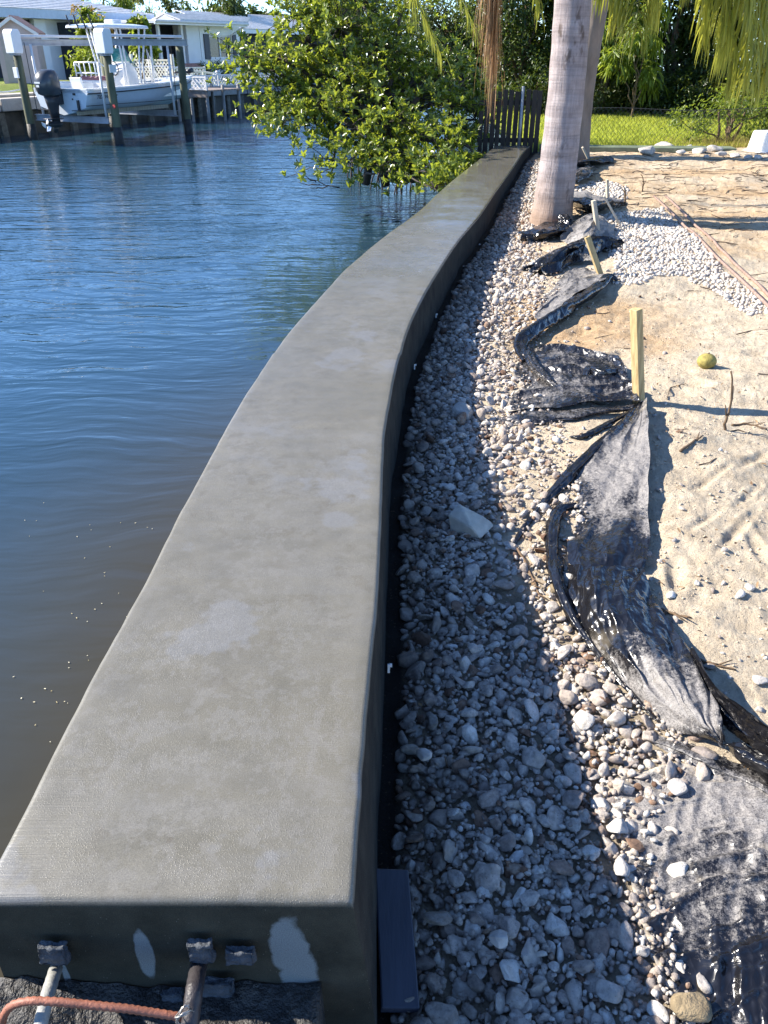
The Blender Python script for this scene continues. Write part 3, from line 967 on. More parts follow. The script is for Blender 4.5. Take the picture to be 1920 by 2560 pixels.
def build_gravel():
    S = scatter_gravel()
    rng = np.random.default_rng(77)
    bed = empty('gravel_bed', (0.6, 2.0, .45), kind='structure', label='bed of broken limestone gravel along the seawall', cat='gravel')
    # apparent size decides which 300 stones become pieces of their own
    z = gz(S[:, 0], S[:, 1])
    dist = np.sqrt(S[:, 0] ** 2 + S[:, 1] ** 2 + (CAM_Z - z) ** 2)
    dep = S[:, 1] * CT + (CAM_Z - z) * ST
    uu = 960 + FPX * S[:, 0] / dep; vv = 1280 - FPX * (S[:, 1] * ST + (z - CAM_Z) * CT) / dep
    vis = (uu < 1930) & (vv < 2570)
    score = np.where(vis, S[:, 2] / dist, 0) * np.where(S[:, 3] == 3, .6, 1) * np.where(S[:, 3] == 4, 0, 1)
    order = np.argsort(-score)
    own = order[:300]; rest = np.setdiff1d(np.arange(len(S)), own)
    off = bed.location
    zlift = np.where(S[:, 3] == 1, .85, np.where(S[:, 3] == 4, 1.0 + 1.5 * rng.random(len(S)), .25))
    wet = smooth(1.25 - (S[:, 0] - cap_r(np.clip(S[:, 1], Y_FRONT, 14)) - .08) / .20 + .5 * vnoise(S[:, 0] * 9, S[:, 1] * 9, 71)) * np.where(S[:, 3] == 2, 0, 1)  # strongest beside the wall: painted shade together with run-off wetting
    shapes = []
    for k in range(14):
        v, f = rock_shape(3, 100 + k, cuts=12, rough=.07, flat=(.55, .9), el=(.9, 1.5))
        me = np_mesh('stone', v, f, False); me.materials.append(MAT['stone'])
        shapes.append(me)
    rot = rand_rot(len(S), rng, .55)
    for i in own:
        o = bpy.data.objects.new('stone', shapes[rng.integers(14)])
        r = S[i, 2] * 1.12
        o.matrix_local = Matrix.LocRotScale(Vector((S[i, 0] - off.x, S[i, 1] - off.y, z[i] + r * zlift[i] - off.z)), Matrix(rot[i].tolist()).to_quaternion(), Vector((r * rng.uniform(.85, 1.15), r * rng.uniform(.85, 1.15), r * rng.uniform(.7, 1.0))))
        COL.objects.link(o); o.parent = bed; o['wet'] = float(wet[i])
    V = []; F = []; T = []; WET_SHADE = []; nb = 0
    for lod, sel in ((2, rest[(dist[rest] < 5.0) & (S[rest, 3] != 4)]), (1, rest[(dist[rest] >= 5.0) | (S[rest, 3] == 4)])):
        tmpl = [rock_shape(lod, 300 + k, cuts=8 if lod == 2 else 3, rough=.12, flat=(.55, .9), el=(.9, 1.5)) for k in range(10)]
        which = rng.integers(0, 10, len(sel))
        for k in range(10):
            ids = sel[which == k]
            if len(ids) == 0: continue
            v, f = tmpl[k]
            r = S[ids, 2] * 1.1
            sc = r[:, None] * np.stack([rng.uniform(.85, 1.2, len(ids)), rng.uniform(.85, 1.2, len(ids)), rng.uniform(.7, 1.0, len(ids))], -1)
            pts = np.einsum('nij,nvj->nvi', rot[ids], v[None] * sc[:, None, :])
            pts += np.stack([S[ids, 0] - off.x, S[ids, 1] - off.y, z[ids] + r * zlift[ids] - off.z], -1)[:, None, :]
            base = nb + np.arange(len(ids))[:, None, None] * len(v)
            V.append(pts.reshape(-1, 3)); F.append((f[None] + base).reshape(-1, 3))
            tn = rng.random(len(ids))
            pale = S[ids, 3] == 2
            tn = np.where(pale, .70 + .26 * tn, tn)
            T.append(np.repeat(tn, len(v))); WET_SHADE.append(np.repeat(wet[ids], len(v)))
            nb += len(ids) * len(v)
    me = np_mesh('gravel', np.concatenate(V), np.concatenate(F), False, {'tint': np.concatenate(T), 'wet': np.concatenate(WET_SHADE)})
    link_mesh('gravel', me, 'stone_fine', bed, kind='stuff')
    print('stones', len(S), 'tris', sum(len(f) for f in F))
build_gravel()

# ------------------------------------------------------------------ larger loose rocks, each a thing of its own
def loose_rock(u, v, size, label, seed, mat='stone', cat='rock', group=None, squash=.8, sink=.25, name='rock', cuts=9, tint=None, dz=0):
    p = G(u, v)
    vtx, f = rock_shape(3, seed, cuts=cuts, rough=.10, flat=(.7, .95), el=(.9, 1.3))
    me = np_mesh(name, vtx * np.array([size / 2, size / 2, size / 2 * squash]), f, False, {'tint': np.full(len(vtx), tint if tint is not None else .6)})
    o = link_mesh(name, me, mat, None, label=label, cat=cat, group=group)
    o.location = (p.x, p.y, p.z + size * squash * (.5 - sink) + dz)
    o.rotation_euler = (0, 0, seed * 1.7)
    return o
simple('rock_brown', (.24, .185, .11), .9, .4, 22, 1.0, 60, bdist=.01)
simple('rock_grey', (.40, .37, .33), .9, .35, 12, 1.0, 50, bdist=.01)
simple('rock_white', (.46, .43, .39), .85, .3, 18, .8, 70, bdist=.006)
loose_rock(1160, 1040, .13, 'fist-sized grey rock at the shadow edge of the gravel, left of the tall stake', 3, 'rock_grey')
loose_rock(1722, 2540, .075, 'brown pitted rock lying on the black plastic at the bottom', 9, 'rock_brown', dz=.012, sink=.1)
loose_rock(1548, 2188, .052, 'bright cream stone at the edge of the gravel touching the plastic', 12, 'rock_white', dz=.012, sink=.05)
loose_rock(1540, 2085, .062, 'round pale stone on the corner of the plastic sheet', 13, 'rock_white', dz=.01, sink=.1)
loose_rock(1692, 1985, .055, 'lone white stone on dusty plastic below the twisted roll', 14, 'rock_white', dz=.008, sink=.1)
loose_rock(1245, 2378, .05, 'pale blue-white oval stone standing out in the shaded gravel', 15, 'rock_white', dz=.03, sink=0)
loose_rock(1060, 1915, .045, 'whitest stone in the shaded gravel near the wall', 16, 'rock_white', dz=.03, sink=0)
loose_rock(1605, 1475, .045, 'small pale rock just right of the black plastic fold', 17, 'rock_white', dz=0, sink=.2)
loose_rock(1875, 1472, .035, 'small white stone alone on the sand at the right edge', 18, 'rock_white')
loose_rock(1742, 1460, .026, 'pebble on the bare sand beside a narrow groove', 19, 'rock_white')
loose_rock(1900, 1705, .05, 'pale flat stone on the sand above the open fold of plastic', 20, 'rock_white', squash=.5)
loose_rock(1500, 2020, .05, 'loose white stone on the sandy strip between gravel and plastic', 22, 'rock_white')
loose_rock(1380, 1480, .06, 'rusty brown stone beside the rolled edge of plastic', 23, 'rock_brown')
# rubble heap by the far lawn, chunk by chunk
_rub = sorted([(1612, 384, .42), (1662, 372, .46), (1702, 385, .22), (1745, 386, .34), (1785, 378, .36), (1800, 389, .26), (1640, 392, .16), (1835, 392, .20), (1722, 373, .26), (1870, 396, .16), (1893, 397, .2), (1765, 394, .14)])
_ord = ['first', 'second', 'third', 'fourth', 'fifth', 'sixth', 'seventh', 'eighth', 'ninth', 'tenth', 'eleventh', 'twelfth']
for k, (u, v, s) in enumerate(_rub):
    loose_rock(u, v, s * .8, 'rubble chunk in front of the chain-link fence, %s of the row counted from the palms' % _ord[k], 40 + k, 'rock_grey' if s > .25 else 'rock_white', group='rubble along the far lawn', cat='rubble', squash=.6, sink=.3, name='rubble_chunk', cuts=13)
# broken concrete block in the shade edge
def concrete_chunk():
    p = G(1178, 1330)
    bm = bmesh.new()
    pts = [(-.075, -.045, 0), (.07, -.055, 0), (.085, .05, 0), (-.055, .06, 0), (-.085, -.02, .075), (.035, -.055, .05), (.045, .04, .045), (-.07, .055, .085), (-.02, .0, .09)]
    vs = [bm.verts.new(q) for q in pts]
    bmesh.ops.convex_hull(bm, input=vs)
    bmesh.ops.bevel(bm, geom=bm.edges[:], offset=.004, segments=1, affect='EDGES')
    me = bpy.data.meshes.new('concrete_chunk'); bm.to_mesh(me); bm.free()
    o = link_mesh('concrete_chunk', me, 'cut_concrete', None, label='angular cream chunk of broken concrete half in the wall shadow', cat='concrete chunk')
    o.location = (p.x, p.y, p.z + .012); o.rotation_euler = (.12, -.18, -.55)
concrete_chunk()
# yellow-green fruit
def fruit():
    p = G(1764, 918)
    m = MB(); m.ball((0, 0, 0), .052, 24, 16, (1.05, 1, .86))
    o = m.build('round_fruit', 'fruit_skin', None, True, label='mouldy yellow round fruit lying on the sand', cat='fruit')
    o.location = (p.x, p.y, p.z + .036)
    s = MB(); s.tube([(0, 0, .040), (.004, 0, .052)], [.006, .004], 8); s.build('stem_end', 'bark_brown', o, True)
simple('fruit_skin', (.29, .235, .06), .8, .45, 40, .8, 160)
simple('bark_brown', (.13, .085, .05), .9, .35, 20, .8, 60, stretch=(1, 1, .3))
fruit()

# ================================================================== wooden stakes
def wood_material(name, col, dark):
    m, nt, bs, out = new_mat(name)
    h = NT(nt)
    g = h.noise(3.0, 5, .6, h.mapped(scale=(22, 22, 1.2)))
    c = h.ramp(g, [(.3, dark), (.55, col), (.8, tuple(min(1, k * 1.15) for k in col))])
    kn = h.ramp(h.voronoi(7, h.mapped(scale=(1, 1, .8))), [(.03, 1), (.07, 0)])
    c = h.mix(h.math('MULTIPLY', kn, .6), c, (.10, .06, .03))
    h.link(c, bs.inputs['Base Color']); bs.inputs['Roughness'].default_value = .75
    h.link(h.bump(g, .3, .003), bs.inputs['Normal'])
    MAT[name] = m
wood_material('yellow_pine', (.48, .37, .18), (.30, .20, .085))
wood_material('grey_pine', (.50, .43, .33), (.33, .27, .19))
def stake(bu, bv, tu, tv, w, t, mat, label, lean_y=0.0, rz=0.3, group='wooden stakes along the fence cloth'):
    b = G(bu, bv)
    top = Y(tu, tv, b.y + lean_y)
    d = top - b
    m = MB()
    low = -0.12
    dirn = d.normalized()
    q = dirn.to_track_quat('Z', 'Y').to_matrix() @ Matrix.Rotation(rz, 3, 'Z')
    L = d.length
    m.box((dirn * ((L + low) / 2)), (w, t, L - low), q)
    o = m.build('wooden_stake', mat, None, bevel=.0025, label=label, cat='stake', group=group)
    o.location = b
    return o
stake(1597, 1010, 1590, 772, .054, .040, 'yellow_pine', 'tall upright yellow stake at the corner of the black plastic', rz=.45)
stake(1503, 692, 1468, 592, .050, .040, 'yellow_pine', 'yellow stake leaning to the left above a dusty plastic fold', .06, .5)
stake(1497, 597, 1484, 501, .058, .034, 'grey_pine', 'thick pale grey stake leaning slightly, right of the nearer palm', .02, .3)
stake(1550, 562, 1510, 490, .056, .020, 'grey_pine', 'flat grey lath leaning steeply left beside the white gravel', .05, .1)
stake(1519, 518, 1518, 449, .046, .022, 'grey_pine', 'thin upright stake standing behind the leaning lath', .0, .1)
stake(1474, 404, 1456, 368, .075, .025, 'grey_pine', 'small far stake leaning left near the second palm base', .0, .0)

# ================================================================== long rods on the sand
simple('rod_rust', (.28, .19, .15), .55, .35, 30, .5, 90)
for (a, b, lab) in [((1634, 490), (1945, 790), 'long rusty steel rod on the sand, lower of the pair'), ((1664, 490), (1950, 770), 'long rusty steel rod on the sand, upper of the pair')]:
    p = G(*a, .014); q = G(*b, .014)
    pts = [p.lerp(q, t) + Vector((0, 0, .006 * math.sin(t * 9))) for t in np.linspace(0, 1.25, 24)]
    pts = [Vector((c.x, c.y, max(c.z, float(gz(c.x, c.y)) + .012))) for c in pts]
    rough_tube('steel_rod', 'rod_rust', pts, .012, lab, 'rod', 0, .05, 8, .3, group='pair of rods on the sand')

# white tub at the right edge
def tub():
    p = G(1925, 382)
    root = empty('white_tub', (p.x, p.y, p.z), .15, label='white plastic tub standing at the right edge of the sand', cat='tub')
    m = MB(); m.box((0, 0, .16), (.62, .42, .32), None, .86); m.build('body', 'white_plastic', root, bevel=.03)
    m = MB(); m.box((0, 0, .02), (.66, .46, .04)); m.build('rim', 'white_plastic', root, bevel=.012)
tub()

# crumbs of sand on the bare ground
def sand_clods():
    rng = np.random.default_rng(61)
    N = 9000
    y = .9 + rng.random(N) ** 1.35 * 9; x = gravel_edge(y) + .08 + rng.random(N) * (.5 + .45 * y)
    k = fbm(x * 2.2, y * 2.2, 91, 3) > -.15 + .5 * rng.random(N) - .25
    x, y = x[k], y[k]; N = len(x)
    r = .0022 + .0075 * rng.random(N) ** 3.0
    v, f = rock_shape(1, 900, cuts=3, rough=.2)
    rot = rand_rot(N, rng, .8)
    pts = np.einsum('nij,nvj->nvi', rot, v[None] * r[:, None, None]) + np.stack([x, y, gz(x, y) + r * .35], -1)[:, None, :]
    F = (f[None] + np.arange(N)[:, None, None] * len(v)).reshape(-1, 3)
    link_mesh('sand_clods', np_mesh('sand_clods', pts.reshape(-1, 3), F, False), 'clod', kind='stuff', label='crumbs and small clods of sand on the bare ground', cat='sand')
simple('clod', (.50, .41, .30), .95, .3, 30)
sand_clods()

# ================================================================== black plastic fence cloth
def plastic_material():
    m, nt, bs, out = new_mat('black_plastic')
    h = NT(nt)
    dust = h.attr('dust')
    big = h.noise(9, 5, .7, h.mapped(scale=(1, .6, 1), rot=(0, 0, .5))); fine = h.noise(75, 6, .8); grain = h.noise(300, 2, .6)
    k = h.math('ADD', h.math('MULTIPLY', big, .9), h.math('MULTIPLY', fine, .75))
    k = h.math('ADD', k, h.math('MULTIPLY', h.math('SUBTRACT', dust, .56), 1.3))
    mask = h.maprange(k, .80, 1.02, 0, 1)
    mask = h.math('MULTIPLY', mask, h.maprange(grain, .32, .55, .25, 1.0))
    col = h.mix(mask, (.008, .008, .010), h.ramp(fine, [(.3, (.15, .14, .135)), (.7, (.30, .28, .265))]))
    sandm = h.math('MULTIPLY', h.ramp(h.noise(4.2, 4, .6, h.mapped(loc=(2, 8, 3))), [(.60, 0), (.70, .85)]), h.maprange(dust, .45, .8, 0, 1))
    col = h.mix(sandm, col, h.ramp(fine, [(.3, (.40, .33, .22)), (.7, (.56, .49, .37))]))
    bury = h.maprange(h.math('ADD', h.attr('rim'), h.math('MULTIPLY', h.math('SUBTRACT', h.noise(17, 5, .7), .5), 1.6)), .62, .80, 0, 1)
    col = h.mix(bury, col, h.ramp(fine, [(.3, (.42, .35, .26)), (.7, (.58, .51, .40))]))
    mask = h.math('MAXIMUM', mask, bury)
    h.link(col, bs.inputs['Base Color'])
    h.link(h.maprange(mask, 0, .8, .22, .75), bs.inputs['Roughness'])
    bs.inputs['Specular IOR Level'].default_value = .7
    wn_ = h.n('ShaderNodeTexNoise'); wn_.inputs['Scale'].default_value = 6; wn_.inputs['Detail'].default_value = 3
    h.link(h.coord(), wn_.inputs['Vector'])
    wsc = h.n('ShaderNodeVectorMath', operation='SCALE'); wsc.inputs['Scale'].default_value = .18; h.link(wn_.outputs['Color'], wsc.inputs[0])
    wad = h.n('ShaderNodeVectorMath', operation='ADD'); h.link(h.mapped(scale=(1.3, .7, 1), rot=(0, 0, .6)), wad.inputs[0]); h.link(wsc.outputs[0], wad.inputs[1])
    crumple = h.voronoi(15, wad.outputs[0]); crumple2 = h.voronoi(38, wad.outputs[0])
    b = h.bump(h.math('ADD', crumple, h.math('MULTIPLY', crumple2, .25)), .36, .035)
    b2 = h.n('ShaderNodeBump'); b2.inputs['Distance'].default_value = .003
    h.link(fine, b2.inputs['Height']); h.link(h.maprange(mask, 0, 1, .03, .5), b2.inputs['Strength']); h.link(b, b2.inputs['Normal'])
    b = b2.outputs[0]
    h.link(b, bs.inputs['Normal'])
    MAT['black_plastic'] = m
plastic_material()

def catmull(A, n):
    """resample a list of rows (k, ..., 3) along axis 0 to n samples"""
    A = np.asarray(A, float); k = len(A)
    Ap = np.concatenate([[2 * A[0] - A[1]], A, [2 * A[-1] - A[-2]]])
    t = np.linspace(0, k - 1 - 1e-9, n); i = np.floor(t).astype(int); f = t - i
    f = f.reshape((-1,) + (1,) * (A.ndim - 1))
    p0, p1, p2, p3 = Ap[i], Ap[i + 1], Ap[i + 2], Ap[i + 3]
    return .5 * ((2 * p1) + (-p0 + p2) * f + (2 * p0 - 5 * p1 + 4 * p2 - p3) * f ** 2 + (-p0 + 3 * p1 - 3 * p2 + p3) * f ** 3)

fence_cloth = empty('fence_cloth', tuple(G(1590, 1020)), label='long crumpled strip of dusty black plastic trailing past the stakes', cat='plastic sheet')
def cloth(rows, dust=.5, nu=70, nv=70, amp=.012, fu=9, fv=3, fold=0.0, foldn=5, seed=1, lift=.006, ragged=.012, edge_curl=0.0, dust_fn=None, ridge=0.0, twist=.35, axis='J', pleats=None, rim=.8):
    """rows of (u, v, height above ground); one crumpled sheet through them"""
    W = [[G(u, v, 0) + Vector((0, 0, 0)) if dz == 0 else G(u, v, dz) for (u, v, dz) in r] for r in rows]
    H = np.array([[dz for (_, _, dz) in r] for r in rows])
    A = np.array([[tuple(p) for p in r] for r in W])
    A = catmull(A, nu); A = np.swapaxes(catmull(np.swapaxes(A, 0, 1), nv), 0, 1)
    Hh = catmull(H[..., None], nu); Hh = np.swapaxes(catmull(np.swapaxes(Hh, 0, 1), nv), 0, 1)[..., 0]
    I, J = np.meshgrid(np.linspace(0, 1, nu), np.linspace(0, 1, nv), indexing='ij')
    w1 = fbm(I * fu * .6 + J * twist * fu * .6, J * fv * .6, seed, 2, .45)
    d = amp * w1
    # long sharp pleats running along one axis, each with a height and a run of its own
    X1, X2 = (I, J) if axis == 'J' else (J, I)
    npl = pleats or max(4, fu * .9)
    for (q_, h_) in ((1.0, 1.0), (2.3, .42)):
        q = X1 * npl * q_ + .75 * vnoise(X1 * 2.0 * q_, X2 * 2.2, seed + 5 * q_) + twist * 1.6 * X2 * q_
        cell = np.floor(q); tri = 1 - np.abs(2 * (q - cell) - 1)
        hgt = np.clip(.15 + .9 * vnoise(cell * 7.7 + 3, X2 * 2.4 * q_, seed + 13), 0, 1.2)
        d = d + ridge * h_ * tri ** 1.7 * hgt
    if fold:
        d = d + fold * np.abs(np.sin(math.pi * (I * foldn + .35 * vnoise(J * 2.3, I * 2, seed + 5)))) ** .7
    if edge_curl:
        e = np.minimum(np.minimum(I, 1 - I), np.minimum(J, 1 - J))
        d = d + edge_curl * np.exp(-e * 18) * (1 + .7 * vnoise(I * 9, J * 9, seed + 9))
    A[..., 0] += ragged * fbm(I * 4, J * 4, seed + 11, 2) + .4 * amp * fbm(I * fu, J * fv, seed + 61, 2)
    A[..., 1] += ragged * fbm(I * 4, J * 4, seed + 12, 2)
    g = gz(A[..., 0], A[..., 1])
    A[..., 2] = np.maximum(g + np.maximum(Hh, 0) + d + lift, g + lift * .7)
    idx = np.arange(nu * nv).reshape(nu, nv)
    f = np.stack([idx[:-1, :-1], idx[1:, :-1], idx[1:, 1:], idx[:-1, 1:]], -1).reshape(-1, 4)
    du = np.full((nu, nv), dust)
    du = du - np.clip(d / (abs(amp) * 6 + 1e-6), -.3, .3) * .3
    if dust_fn is not None: du = du + dust_fn(I, J)
    o = fence_cloth.location
    V = A.reshape(-1, 3) - np.array(o)
    return link_mesh('plastic_sheet', np_mesh('plastic_sheet', V, f, True, {'dust': du.ravel(), 'rim': (np.exp(-np.minimum(np.minimum(I, 1 - I), np.minimum(J, 1 - J)) * 9) * np.exp(-np.clip(Hh, 0, 1) * 28) * rim).ravel()}), 'black_plastic', fence_cloth)
def roll(pts, rad, seed=1, dust=.35, n=14, flat=.75, grooves=5, tw=3.0):
    """a rolled-up edge of the sheet: fluted tube through (u, v, height)"""
    A = catmull(np.array([tuple(G(u, v, dz)) for u, v, dz in pts]), 90)
    Rr = np.interp(np.linspace(0, 1, 90), np.linspace(0, 1, len(rad)), rad)
    V = []; k = 18
    for i in range(90):
        d = A[min(i + 1, 89)] - A[max(i - 1, 0)]; d /= np.linalg.norm(d)
        s = np.cross(d, [0, 0, 1.0]); s /= np.linalg.norm(s); up = np.cross(s, d)
        for j in range(k):
            a = 2 * math.pi * j / k
            rr = Rr[i] * (1 + .28 * math.sin(grooves * a + tw * i / 30 + 1.2 * float(vnoise(i * .12, 1.0, seed))) + .18 * float(vnoise(i * .35, j * .6, seed + 3)))
            V.append(A[i] + s * math.cos(a) * rr + up * math.sin(a) * rr * flat)
    V = np.array(V); idx = np.arange(90 * k).reshape(90, k)
    nx = np.roll(idx, -1, 1)
    f = np.stack([idx[:-1], idx[1:], nx[1:], nx[:-1]], -1).reshape(-1, 4)
    o = fence_cloth.location
    return link_mesh('rolled_edge', np_mesh('rolled_edge', V - np.array(o), f, True, {'dust': np.full(len(V), dust)}), 'black_plastic', fence_cloth)

# lower right: the wide dusty sheet
cloth([[(1498, 1955, 0), (1640, 1925, .0), (1790, 1930, .0), (1960, 1985, .01), (2150, 2040, .01)],
       [(1535, 2050, 0), (1680, 2050, .005), (1820, 2050, .012), (1980, 2090, .01), (2180, 2130, .01)],
       [(1560, 2170, 0), (1700, 2170, .008), (1850, 2170, .010), (2000, 2200, .02), (2220, 2240, .01)],
       [(1600, 2320, 0), (1740, 2310, .008), (1880, 2310, .015), (2040, 2330, .02), (2260, 2380, .01)],
       [(1665, 2470, 0), (1800, 2460, .01), (1930, 2450, .012), (2090, 2480, .02), (2330, 2540, .01)],
       [(1740, 2660, 0), (1860, 2650, .01), (1990, 2640, .012), (2150, 2680, .02), (2400, 2740, .01)]],
      dust=.53, nu=190, nv=150, amp=.006, fu=16, fv=2.5, seed=3, ridge=.024, twist=1.9, pleats=13, ragged=.008,
      dust_fn=lambda I, J: .30 * np.exp(-((I - .10) / .22) ** 2) + .12 * np.exp(-((I - .42) / .12) ** 2) - .10 * smooth((I - .6) / .4))
# narrow tongue above it
cloth([[(1540, 1815, 0), (1580, 1835, .004), (1610, 1850, 0)], [(1640, 1845, 0), (1670, 1870, .012), (1690, 1900, 0)], [(1760, 1885, 0), (1780, 1915, .018), (1790, 1950, 0)], [(1860, 1925, 0), (1880, 1960, .02), (1890, 2000, 0)], [(1960, 1975, 0), (1980, 2010, .02), (1990, 2060, 0)]],
      dust=.62, nu=80, nv=24, amp=.004, fu=7, fv=2, seed=9, ragged=.01)
# the triangle hanging from the tall stake
cloth([[(1592, 1012, 0.015), (1600, 1008, 0.030), (1608, 1003, 0.050), (1616, 998, 0.065)],
       [(1535, 1072, 0.007), (1570, 1070, 0.030), (1598, 1066, 0.040), (1621, 1062, 0.060)],
       [(1480, 1130, 0.005), (1535, 1135, 0.020), (1580, 1135, 0.030), (1623, 1130, 0.055)],
       [(1438, 1185, 0.000), (1505, 1205, 0.015), (1565, 1205, 0.025), (1624, 1198, 0.050)],
       [(1445, 1245, 0.000), (1500, 1265, 0.015), (1560, 1265, 0.025), (1624, 1260, 0.048)],
       [(1440, 1320, 0.000), (1490, 1325, 0.022), (1550, 1325, 0.030), (1621, 1320, 0.045)],
       [(1418, 1360, 0.010), (1470, 1385, 0.035), (1540, 1390, 0.035), (1616, 1382, 0.045)],
       [(1420, 1410, 0.010), (1480, 1435, 0.043), (1545, 1432, 0.030), (1610, 1415, 0.035)]],
      dust=.47, nu=130, nv=90, amp=.013, fu=9, fv=5, seed=15, ridge=.013, twist=.5, axis='I', pleats=3, ragged=.006,
      dust_fn=lambda I, J: .22 * np.exp(-((I - .35) / .25) ** 2) - .55 * smooth((I - .70) / .18) + .12 * J)
# its lower run, twisting down to the right
cloth([[(1418, 1408, 0.014), (1470, 1425, 0.063), (1530, 1420, 0.070), (1604, 1420, 0.042)],
       [(1418, 1470, 0.010), (1475, 1475, 0.070), (1545, 1470, 0.084), (1612, 1452, 0.035)],
       [(1430, 1530, 0.007), (1490, 1535, 0.063), (1560, 1525, 0.091), (1632, 1500, 0.035)],
       [(1462, 1595, 0.007), (1525, 1600, 0.056), (1600, 1590, 0.091), (1672, 1562, 0.028)],
       [(1512, 1665, 0.007), (1580, 1665, 0.056), (1650, 1650, 0.084), (1712, 1622, 0.028)],
       [(1575, 1735, 0.007), (1640, 1730, 0.056), (1700, 1715, 0.084), (1748, 1690, 0.035)],
       [(1640, 1790, 0.007), (1695, 1790, 0.049), (1745, 1775, 0.077), (1780, 1750, 0.049)],
       [(1715, 1838, 0.007), (1755, 1838, 0.035), (1785, 1832, 0.063), (1798, 1812, 0.063)],
       [(1785, 1868, 0.007), (1800, 1870, 0.021), (1808, 1868, 0.028), (1814, 1862, 0.035)]],
      dust=.50, nu=140, nv=80, amp=.016, fu=11, fv=5, seed=23, ridge=.018, twist=.8, axis='I', pleats=2.4, ragged=.005,
      dust_fn=lambda I, J: -.45 * smooth((.35 - I) / .25) - .3 * smooth((J - .72) / .2) * smooth((.6 - I) / .3) + .25 * np.exp(-((I - .75) / .2) ** 2))
# past the pinch it opens again
cloth([[(1806, 1862, .04), (1812, 1868, .05), (1818, 1876, .03), (1822, 1884, 0)],
       [(1850, 1862, .05), (1855, 1885, .07), (1858, 1905, .05), (1862, 1925, 0)],
       [(1900, 1880, .04), (1908, 1908, .08), (1910, 1935, .06), (1912, 1965, 0)],
       [(1965, 1915, .03), (1975, 1945, .08), (1980, 1975, .06), (1985, 2005, 0)]],
      dust=.42, nu=60, nv=30, amp=.006, fu=4, fv=3, seed=29, ridge=.015, axis='I', pleats=3, ragged=.004)
# the back wall of the fold: stands up behind the dark gap
cloth([[(1712, 1640, .02), (1722, 1632, .06), (1730, 1626, .08)],
       [(1752, 1742, .01), (1775, 1728, .06), (1790, 1718, .10)],
       [(1800, 1810, .005), (1835, 1785, .06), (1852, 1772, .11)],
       [(1862, 1862, .005), (1895, 1835, .06), (1912, 1818, .11)],
       [(1960, 1930, .005), (1990, 1895, .06), (2010, 1878, .11)]],
      dust=.48, nu=80, nv=26, amp=.006, fu=8, fv=2, seed=33, ridge=.012, axis='I', pleats=3, ragged=.004)
# rolled left rim and the thin dark tail
roll([(1440, 1262, .01), (1400, 1275, .02), (1383, 1320, .03), (1380, 1390, .03), (1392, 1450, .03), (1425, 1530, .025), (1470, 1600, .02), (1540, 1690, .015), (1640, 1800, .01)], [.012, .022, .024, .02, .022, .018, .013, .009, .004], 5, .42)
roll([(1395, 1395, .01), (1388, 1440, .02), (1362, 1478, .01)], [.02, .024, .004], 6, .4)
roll([(1592, 1016, .03), (1540, 1075, .025), (1470, 1140, .02), (1400, 1215, .015), (1345, 1275, .01), (1300, 1335, .008), (1283, 1368, .004)], [.010, .020, .026, .024, .013, .010, .004], 7, .12)
roll([(1588, 1020, .02), (1520, 1060, .018), (1460, 1090, .012), (1424, 1092, .006)], [.006, .015, .013, .004], 8, .25)
# sheet left of the tall stake
cloth([[(1283, 905, 0), (1330, 885, .01), (1385, 878, .02), (1470, 890, .025), (1530, 905, .03), (1572, 935, .03)],
       [(1276, 940, 0), (1340, 930, .01), (1400, 935, .035), (1475, 950, .03), (1540, 955, .035), (1582, 960, .04)],
       [(1300, 975, 0), (1370, 970, .012), (1440, 985, .03), (1500, 985, .02), (1550, 985, .03), (1590, 985, .05)],
       [(1250, 1035, 0), (1340, 1025, .01), (1430, 1022, .02), (1500, 1015, .02), (1555, 1010, .03), (1594, 1006, .05)]],
      dust=.60, nu=90, nv=130, amp=.010, fu=6, fv=7, seed=41, ridge=.045, twist=.5, pleats=6, ragged=.02, edge_curl=.006)
cloth([[(1235, 1042, 0), (1330, 1032, .012), (1440, 1022, .018), (1590, 1010, .03)], [(1240, 1052, 0), (1340, 1045, .02), (1450, 1036, .03), (1588, 1016, .035)], [(1255, 1066, 0), (1360, 1060, .006), (1460, 1048, .006), (1588, 1024, .01)]],
      dust=.56, nu=26, nv=90, amp=.004, fu=3, fv=9, seed=43, ragged=.01)
roll([(1560, 925, .03), (1510, 935, .06), (1478, 925, .05), (1470, 955, .03), (1500, 975, .02)], [.01, .035, .03, .025, .008], 11, .3)
roll([(1320, 870, .02), (1330, 905, .04), (1365, 945, .035), (1410, 985, .02), (1425, 1010, .01)], [.025, .03, .022, .016, .006], 12, .55)
# black roll up to the leaning yellow stake
roll([(1312, 905, .01), (1300, 868, .03), (1318, 838, .05), (1355, 810, .06), (1410, 775, .055), (1460, 742, .05), (1500, 715, .045), (1522, 692, .04), (1545, 700, .01)], [.02, .04, .045, .042, .045, .045, .04, .03, .01], 13, .33, grooves=3)
cloth([[(1352, 745, 0), (1395, 700, 0), (1425, 672, .01), (1468, 672, .02), (1506, 686, .03)],
       [(1345, 780, 0), (1395, 735, .01), (1435, 705, .03), (1475, 695, .03), (1512, 694, .04)],
       [(1350, 812, .02), (1405, 768, .05), (1450, 735, .06), (1490, 712, .06), (1516, 698, .05)]],
      dust=.68, nu=50, nv=90, amp=.012, fu=4, fv=9, seed=51, ridge=.035, twist=.3, pleats=5, ragged=.03)
